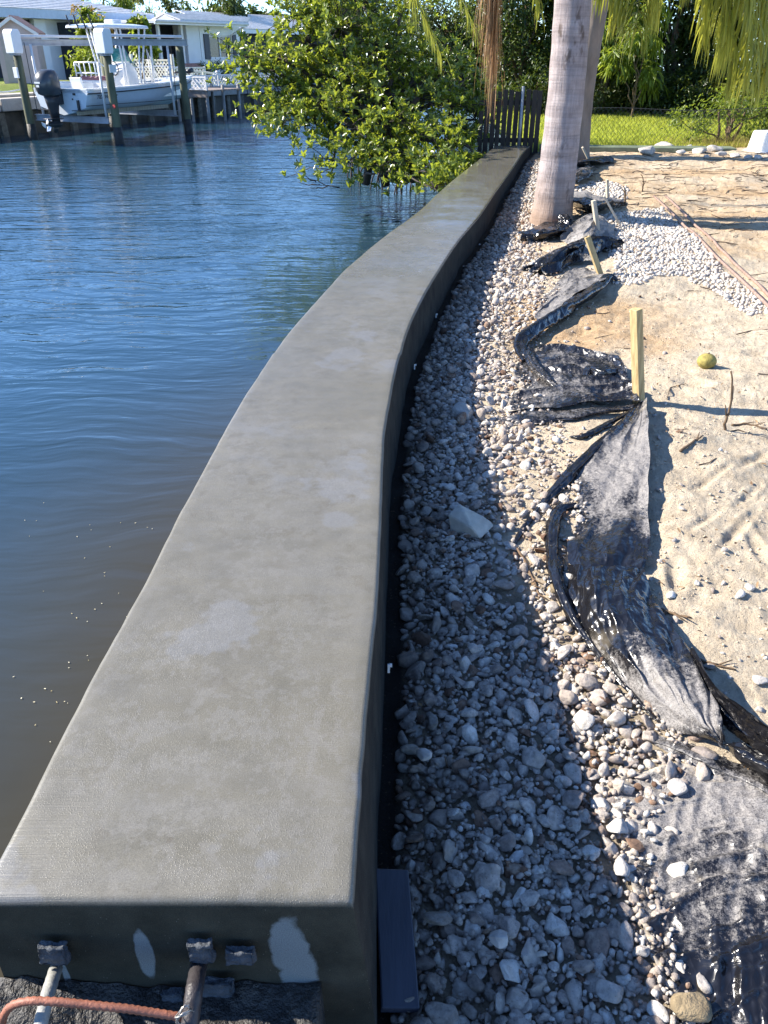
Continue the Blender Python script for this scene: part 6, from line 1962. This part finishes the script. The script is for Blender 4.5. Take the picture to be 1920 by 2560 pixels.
def bank_fence():
    root = empty('lattice_fence', tuple(B(0, 0)), BPHI, label='low white lattice fence along the edge of the far seawall', cat='fence')
    s = 8.4
    while s < 20.4:
        lattice_panel(root, (s, .12), (s + 1.9, .12), 1.02, 1.36)
        s += 2.0
    for s in (10.35, 12.35, 14.35, 16.35):
        m = MB(); m.tube([(s, .1, 1.36), (s, .1, 1.46)], .025, 7); m.tube([(s, .1, 1.46), (s, .1, 1.52)], [.075, .04], 8); m.build('post_lamp', 'lattice_white', root)
bank_fence()
def dock():
    root = empty('dock', tuple(B(0, 0)), BPHI, label='small wooden dock on white posts beyond the boat, with lattice skirt', cat='dock')
    s0, s1, i0, i1, z = 7.0, 9.0, -2.0, -.15, .98
    for k in range(12):
        m = MB(); m.box((s0 + .083 + k * (s1 - s0) / 12, (i0 + i1) / 2, z), (.15, i1 - i0, .045)); m.build('deck_board', 'deck_wood', root)
    for (s, i) in ((s0 + .08, i0 + .1), (s1 - .08, i0 + .1), (s0 + .08, -.6), ((s0 + s1) / 2, i0 + .1), (s0 + .08, i0 + .8), (s1 - .08, -.7)):
        m = MB(); m.tube([(s, i, -.8), (s, i, z + .16)], .055, 10); m.build('dock_post', 'old_concrete', root, True)
    m = MB(); m.box((s0 + .03, (i0 + i1) / 2, z - .12), (.05, i1 - i0, .16)); m.build('fascia', 'deck_wood', root)
    lattice_panel(root, (s0 - .03, i0), (s0 - .03, i1), z + .05, z + .42)
dock()
def porch_lattice():
    root = empty('lattice_screen', tuple(B(0, 0)), BPHI, label='sunlit pinkish-white lattice screen behind the bow of the boat', cat='screen')
    s = 9.6
    i0, z0 = BS(435, 190, s); i1, _ = BS(334, 190, s); _, z1 = BS(385, 150, s)
    n = 2
    for k in range(n):
        lattice_panel(root, (s, i0 + (i1 - i0) * k / n), (s, i0 + (i1 - i0) * (k + 1) / n), z0 - .1, z1)
    for k in range(n + 1):
        m = MB(); m.box((s, i0 + (i1 - i0) * k / n, (1.0 + z1) / 2 + .1), (.10, .10, z1 - .8)); m.build('post', 'lattice_white', root)
porch_lattice()
def ramp_rail():
    root = empty('ramp_rail', tuple(B(0, 0)), BPHI, label='white sloping handrail leading down from the porch steps', cat='handrail')
    s0, z0 = BP(478, 176, 3.0); s1, z1 = BP(536, 184, 2.0)
    m = MB(); m.bar((s0, 3.0, z0), (s1, 2.0, z1), .07); m.build('handrail', 'lattice_white', root)
    for t in (.03, .5, .97):
        p = Vector((s0, 3.0, z0)).lerp(Vector((s1, 2.0, z1)), t)
        m = MB(); m.bar((p.x, p.y, .95), (p.x, p.y, p.z), .08); m.build('post', 'lattice_white', root)
    lattice_panel(root, (s0 - .9, 3.6), (s0 + .9, 3.0), 1.05, 1.55)
ramp_rail()

# ---------------------------------------------------------------- houses and shed
simple('stucco', (.80, .82, .84), .85, .05, 2, .3, 40)
simple('stucco_white', (.86, .87, .88), .85, .04, 2, .3, 40)
simple('porch_dark', (.035, .04, .05), .8, .3)
simple('roof_tile', (.66, .65, .65), .7, .2, 6)
simple('fascia_blue', (.55, .62, .70), .6, .08)
simple('shutter', (.035, .04, .06), .5, .1)
simple('curtain', (.40, .42, .44), .9, .12, 3, stretch=(9, 9, .3))
simple('pink_siding', (.52, .42, .42), .8, .08, 3, .3, 30)
simple('tan_siding', (.42, .37, .34), .8, .08)
simple('red_roof', (.42, .22, .16), .85, .2, 6)
def window_glass():
    m, nt, bs, out = new_mat('window_glass')
    bs.inputs['Base Color'].default_value = (.10, .12, .14, 1); bs.inputs['Roughness'].default_value = .08
    bs.inputs['Transmission Weight'].default_value = .55
    MAT['window_glass'] = m
window_glass()
def roof_slope(parent, e0, e1, r0, r1, name='roof', rows=14, mat='roof_tile'):
    """tiled slope between eave e0-e1 and ridge r0-r1: overlapping courses"""
    e0, e1, r0, r1 = map(Vector, (e0, e1, r0, r1)); m = MB()
    nrm = (e1 - e0).cross(r0 - e0).normalized()
    if nrm.z < 0: nrm = -nrm
    for k in range(rows):
        t0, t1 = k / rows, (k + 1) / rows + .004
        a, b = e0.lerp(r0, t0), e1.lerp(r1, t0); c, d = e1.lerp(r1, min(t1, 1)), e0.lerp(r0, min(t1, 1))
        lo = nrm * .055; hi = nrm * .012
        m.add([a, b, c, d, a + lo, b + lo, c + hi, d + hi], [(3, 2, 1, 0), (4, 5, 6, 7), (0, 1, 5, 4), (1, 2, 6, 5), (2, 3, 7, 6), (3, 0, 4, 7)])
    return m.build(name, mat, parent)
def box_part(parent, name, mat, s0, s1, i0, i1, z0, z1, bevel=0):
    m = MB(); m.box(((s0 + s1) / 2, (i0 + i1) / 2, (z0 + z1) / 2), (abs(s1 - s0), abs(i1 - i0), abs(z1 - z0)))
    return m.build(name, mat, parent, bevel=bevel)
def house_left():
    root = empty('house', tuple(B(0, 0)), BPHI, label='long white house with grey-blue fascia and tiled roof behind the boat', cat='house')
    i0 = 9.0; s0, s1 = -8.0, 15.6
    zb = 1.0
    _, ze = BP(120, 47, i0 - .9)
    box_part(root, 'wall', 'stucco', s0, s1, i0, i0 + 8, zb - .2, ze + .1)
    box_part(root, 'fascia', 'fascia_blue', s0 - .8, s1 + .7, i0 - .95, i0 - .88, ze, ze + .30)
    box_part(root, 'soffit', 'stucco', s0 - .8, s1 + .7, i0 - .88, i0 + .05, ze + .02, ze + .06)
    rz = ze + 1.35
    roof_slope(root, (s0 - .8, i0 - .95, ze + .30), (s1 + .7, i0 - .95, ze + .30), (s0 + 3, i0 + 4.2, rz), (s1 - 3.2, i0 + 4.2, rz))
    roof_slope(root, (s0 - .8, i0 + 9, ze + .30), (s1 + .7, i0 + 9, ze + .30), (s0 + 3, i0 + 4.2, rz), (s1 - 3.2, i0 + 4.2, rz))
    roof_slope(root, (s1 + .7, i0 - .95, ze + .30), (s1 + .7, i0 + 9, ze + .30), (s1 - 3.2, i0 + 4.2, rz), (s1 - 3.2, i0 + 4.21, rz))
    # dark porch opening and pale column
    a, _ = BP(35, 100, i0); b, _ = BP(82, 100, i0)
    box_part(root, 'porch_opening', 'porch_dark', a - 4, b, i0 - .03, i0 + .2, zb, ze - .02)
    c, _ = BP(110, 100, i0)
    box_part(root, 'column', 'stucco_white', b, c, i0 - .25, i0 + .1, zb, ze)
    d, _ = BP(270, 100, i0); e, _ = BP(315, 100, i0)
    w = box_part(root, 'window', 'stucco_white', d - 1, e, i0 - .05, i0 + .1, zb + .7, zb + 2.0)
    box_part(w, 'pane', 'window_glass', d - .93, e - .07, i0 - .08, i0 - .03, zb + .77, zb + 1.93)
house_left()
def house_right():
    root = empty('house', tuple(B(0, 0)), BPHI, label='pale blue-white house with shuttered window and recessed porch', cat='house')
    iw = 6.3; ie = 5.5; zb = .95
    sA, ze = BP(505, 64, ie)
    w0, _ = BP(503, 120, iw); w1, _ = BP(601, 120, iw)
    # front wall in pieces round the window
    x0, zt = BP(521, 88, iw); x1, zl = BP(583, 146, iw)
    ztop = ze + .05
    box_part(root, 'wall', 'stucco_white', w0, x0, iw, iw + 6, zb - .2, ztop)
    box_part(root, 'wall', 'stucco_white', x1, w1, iw, iw + 6, zb - .2, ztop)
    box_part(root, 'wall', 'stucco_white', x0, x1, iw, iw + .25, zb - .2, zl)
    box_part(root, 'wall', 'stucco_white', x0, x1, iw, iw + .25, zt, ztop)
    win = box_part(root, 'window', 'curtain', x0, x1, iw + .20, iw + .24, zl, zt)
    for a, b in ((x0, (x0 + x1) / 2), ((x0 + x1) / 2, x1)):
        box_part(win, 'pane', 'window_glass', a + .07, b - .07, iw + .11, iw + .13, zl + .07, zt - .07)
    m = MB()
    for x in (x0 + .035, (x0 + x1) / 2, x1 - .035): m.box((x, iw + .10, (zl + zt) / 2), (.08, .06, zt - zl))
    for z in (zl + .035, zt - .035): m.box(((x0 + x1) / 2, iw + .095, z), (x1 - x0, .06, .07))
    m.build('frame', 'lattice_white', win)
    box_part(win, 'sill', 'lattice_white', x0 - .1, x1 + .1, iw - .10, iw + .15, zl - .10, zl - .002)
    s_, _ = BP(512, 120, iw - .04); t_, _ = BP(592, 120, iw - .04)
    box_part(root, 'shutter', 'shutter', s_, x0 - .03, iw - .06, iw - .01, zl - .02, zt + .05)
    box_part(root, 'shutter', 'shutter', x1 + .03, t_, iw - .06, iw - .01, zl - .02, zt + .05)
    # porch: recessed dark wall, posts, steps
    p0, _ = BP(372, 120, iw); 
    box_part(root, 'porch_wall', 'porch_dark', p0 - 2.5, w0, iw + 1.6, iw + 6, zb - .2, ztop)
    dz0, zd = BP(460, 92, iw + 1.5); dz1, zd2 = BP(488, 148, iw + 1.5)
    door = box_part(root, 'door', 'shutter', dz0, dz1, iw + 1.52, iw + 1.58, zb + .5, zd)
    box_part(door, 'handle', 'light_pipe', dz1 - .18, dz1 - .08, iw + 1.46, iw + 1.50, zb + 1.4, zb + 1.5)
    box_part(root, 'pier', 'stucco', w0 - .95, w0 - .02, iw + .02, iw + .5, zb, ztop - .02)
    for uu in (346, 400, 457):
        s, _ = BP(uu, 120, iw - .3); box_part(root, 'porch_post', 'lattice_white', s - .06, s + .06, iw - .36, iw - .24, zb, ztop - .03)
    box_part(root, 'porch_floor', 'brick_pink', p0 - 2.5, w0 - .02, iw - .5, iw + 1.58, zb - .1, zb + .45)
    st0, _ = BP(459, 160, iw - .9); st1, _ = BP(511, 160, iw - .9)
    for k in range(5):
        box_part(root, 'step', 'brick_pink', st0, st1, iw - 1.7 + k * .25, iw - .52, zb + .02 + k * .14 - .1, zb + .02 + (k + 1) * .14 - .012)
    # eave, gable and roof
    e0, _ = BP(385, 60, ie); e1, _ = BP(617, 70, ie)
    box_part(root, 'fascia', 'stucco_white', e0, e1, ie - .06, ie, ze, ze + .16)
    box_part(root, 'soffit', 'stucco', e0, e1 - .02, ie, iw + 1.7, ze + .045, ze + .08)
    m = MB(); m.tube([(e0, ie - .10, ze + .12), (e1, ie - .10, ze + .12)], .06, 8); m.build('gutter', 'lattice_white', root, True)
    m = MB(); m.tube([(e1 - .1, ie - .1, ze + .08), (e1 - .35, iw - .06, ze - .35), (e1 - .35, iw - .06, zb)], .045, 8); m.build('downpipe', 'lattice_white', root, True)
    sg, zg = BP(450, 54, ie)
    ifar, _ = BS(381, 47, sg); ip, rz = BS(411, 34, sg)
    roof_slope(root, (sg - .1, ie - .08, ze + .18), (e1, ie - .08, ze + .18), (sg - .1, ip, rz), (e1 + 1.6, ip, rz))
    roof_slope(root, (sg - .1, ifar, ze + .18), (e1, ifar, ze + .18), (sg - .1, ip, rz), (e1 + 1.6, ip, rz))
    m = MB(); m.add([(sg, ie, ze + .12), (sg, ifar, ze + .12), (sg, ip, rz - .03), (sg + .1, ie, ze + .12), (sg + .1, ifar, ze + .12), (sg + .1, ip, rz - .03)], [(0, 1, 2), (5, 4, 3), (0, 2, 5, 3), (1, 4, 5, 2), (0, 3, 4, 1)]); m.build('gable', 'stucco', root)
    box_part(root, 'porch_roof', 'stucco', e0, sg - .02, ie, iw + 3.0, ze + .09, ze + .17)
    # rear wing to the right
    box_part(root, 'wing_wall', 'porch_dark', w1 + .02, w1 + 14, iw + 1.8, iw + 8, zb - .2, ztop - .25)
    box_part(root, 'wing_fascia', 'stucco_white', w1 + .05, w1 + 14.5, iw + .95, iw + 1.0, ze - .22, ze - .04)
    roof_slope(root, (w1 + .05, iw + .93, ze - .04), (w1 + 14.5, iw + .93, ze - .04), (w1 + 1.2, iw + 5, ze + .85), (w1 + 14.5, iw + 5, ze + .85))
house_right()
# umbrella-like awning on the porch
def shed():
    s = 3.4; zb = bank_z(s, 3.4) - .06
    i1, _ = BS(64, 150, s); i0 = i1
    iL, zap = BS(28, 46, s); half = iL - i0
    _, zev = BS(64, 78, s)
    half = .62
    root = empty('shed', tuple(B(s, iL, zb)), R(98), label='small pink gabled shed at the left edge of the far bank', cat='shed')
    he = zev - zb; ha = zap - zb; D = .9
    m = MB()
    prof = [(-half, 0), (half, 0), (half, he), (0, ha), (-half, he)]
    m.loft([[(x, y, z) for y, z in prof] for x in (0, D)])
    m.build('wall', 'pink_siding', root)
    for sg in (1, -1):
        r = MB(); a = Vector((-.12, sg * (half + .14), he - .10)); b = Vector((D + .1, sg * (half + .14), he - .10)); c = Vector((D + .1, 0, ha + .03)); d = Vector((-.12, 0, ha + .03)); up = Vector((0, 0, .06))
        r.add([a, b, c, d, a + up, b + up, c + up, d + up], [(0, 1, 2, 3), (7, 6, 5, 4), (0, 4, 5, 1), (1, 5, 6, 2), (2, 6, 7, 3), (3, 7, 4, 0)])
        r.build('roof', 'red_roof', root)
        t = MB(); t.bar((-.13, sg * (half + .14), he - .10), (-.13, 0, ha + .02), .05, .09); t.build('barge_board', 'lattice_white', root)
    m = MB(); m.box((-.02, half * .45, he * .45), (.04, half * .55, he * .85)); dr = m.build('door', 'tan_siding', root)
    m = MB(); m.box((-.05, half * .25, he * .45), (.03, .04, .04)); m.build('handle', 'dark_trim', dr)
shed()

# ---------------------------------------------------------------- planting on the far bank
leaf_mat('croton_leaf', (.05, .09, .015), (.42, .20, .03), .4, .35, (.5, .32, .05))
def bt(s, i): 
    p = B(s, i, bank_z(s, i) - .05)
    return p
tree('croton_bush', bt(5.6, 1.6), 'tall bush with orange-tipped leaves behind the outboard motor', [(0, 0, 1.6, .5, .5, .5, 600), (.1, .1, .8, .9, .8, .7, 1500), (-.1, .4, 2.1, .28, .28, .32, 200)], 'lime_leaf', (.12, .20), .45, 31, trunk=.05, cat='bush')
tree('croton_bush', bt(6.4, 2.6), 'orange-leaved croton top showing above the green bush', [(0, 0, 2.15, .32, .3, .40, 220), (.2, .3, 1.2, .6, .6, .8, 700)], 'croton_leaf', (.12, .20), .4, 32, trunk=.05, cat='bush')
tree('sea_grape', bt(8.6, 2.2), 'round-leaved green bush above the boat roof in front of the porch', [(0, 0, 1.75, .55, .5, .42, 520), (.2, 0, 1.25, .45, .45, .35, 300)], 'lime_leaf', (.14, .22), .8, 33, trunk=.05, cat='bush')
tree('garden_shrub', bt(15.2, 4.6), 'dark rounded shrub under the shuttered window', [(0, 0, .35, .55, .5, .35, 700)], 'hedge_leaf', (.10, .18), .25, 34, trunk=.03, cat='shrub')
tree('garden_shrub', bt(17.0, 4.9), 'spiky shrub right of the window beside the house wall', [(0, 0, .45, .4, .4, .45, 420)], 'hedge_leaf', (.10, .2), .3, 35, trunk=.03, cat='shrub')
tree('garden_shrub', bt(13.2, 4.4), 'small potted-looking shrub at the foot of the steps', [(0, 0, .5, .35, .35, .45, 420)], 'hedge_leaf', (.10, .18), .3, 36, trunk=.03, cat='shrub')
# far trees against the sky
tree('distant_tree', (-19.5, 66, 1.0), 'feathery tree top rising above the long white house', [(0, 0, 4.2, 2.6, 1.5, 1.2, 1300), (2.0, 0, 3.4, 1.8, 1.4, .9, 700)], 'lime_leaf', (.3, .5), .16, 37, trunk=.16, droop=1.0)
tree('distant_tree', (-15.3, 62, 1.0), 'sparse airy tree against the sky above the house gable', [(0, 0, 4.0, 1.3, 1.0, .8, 200), (2.0, 0, 3.8, 1.4, 1.0, .8, 240)], 'olive_leaf', (.2, .34), .5, 38, trunk=.10)
tree('distant_tree', (-8.2, 68, 1.0), 'distant round tree above the rear roof beside the mangrove', [(0, 0, 2.9, 2.0, 1.5, 1.1, 1300), (-2.6, 0, 2.2, 1.3, 1.2, .7, 600)], 'hedge_leaf', (.25, .4), .5, 39, trunk=.14)
for k, (s, i) in enumerate([(26, 12), (33, 9), (42, 13)]):
    tree('distant_tree', bt(s, i), ['leafy tree far along the opposite bank behind the mangrove', 'broad tree farther along the opposite bank, mostly hidden by the mangrove', 'farthest tree of the opposite bank behind the small-leaved trees'][k], [(0, 0, 2.2, 2.2, 2.0, 1.6, 1500), (.4, 0, 3.8, 2.0, 1.8, 1.2, 1200)], 'hedge_leaf', (.22, .34), .45, 60 + k, trunk=.14)
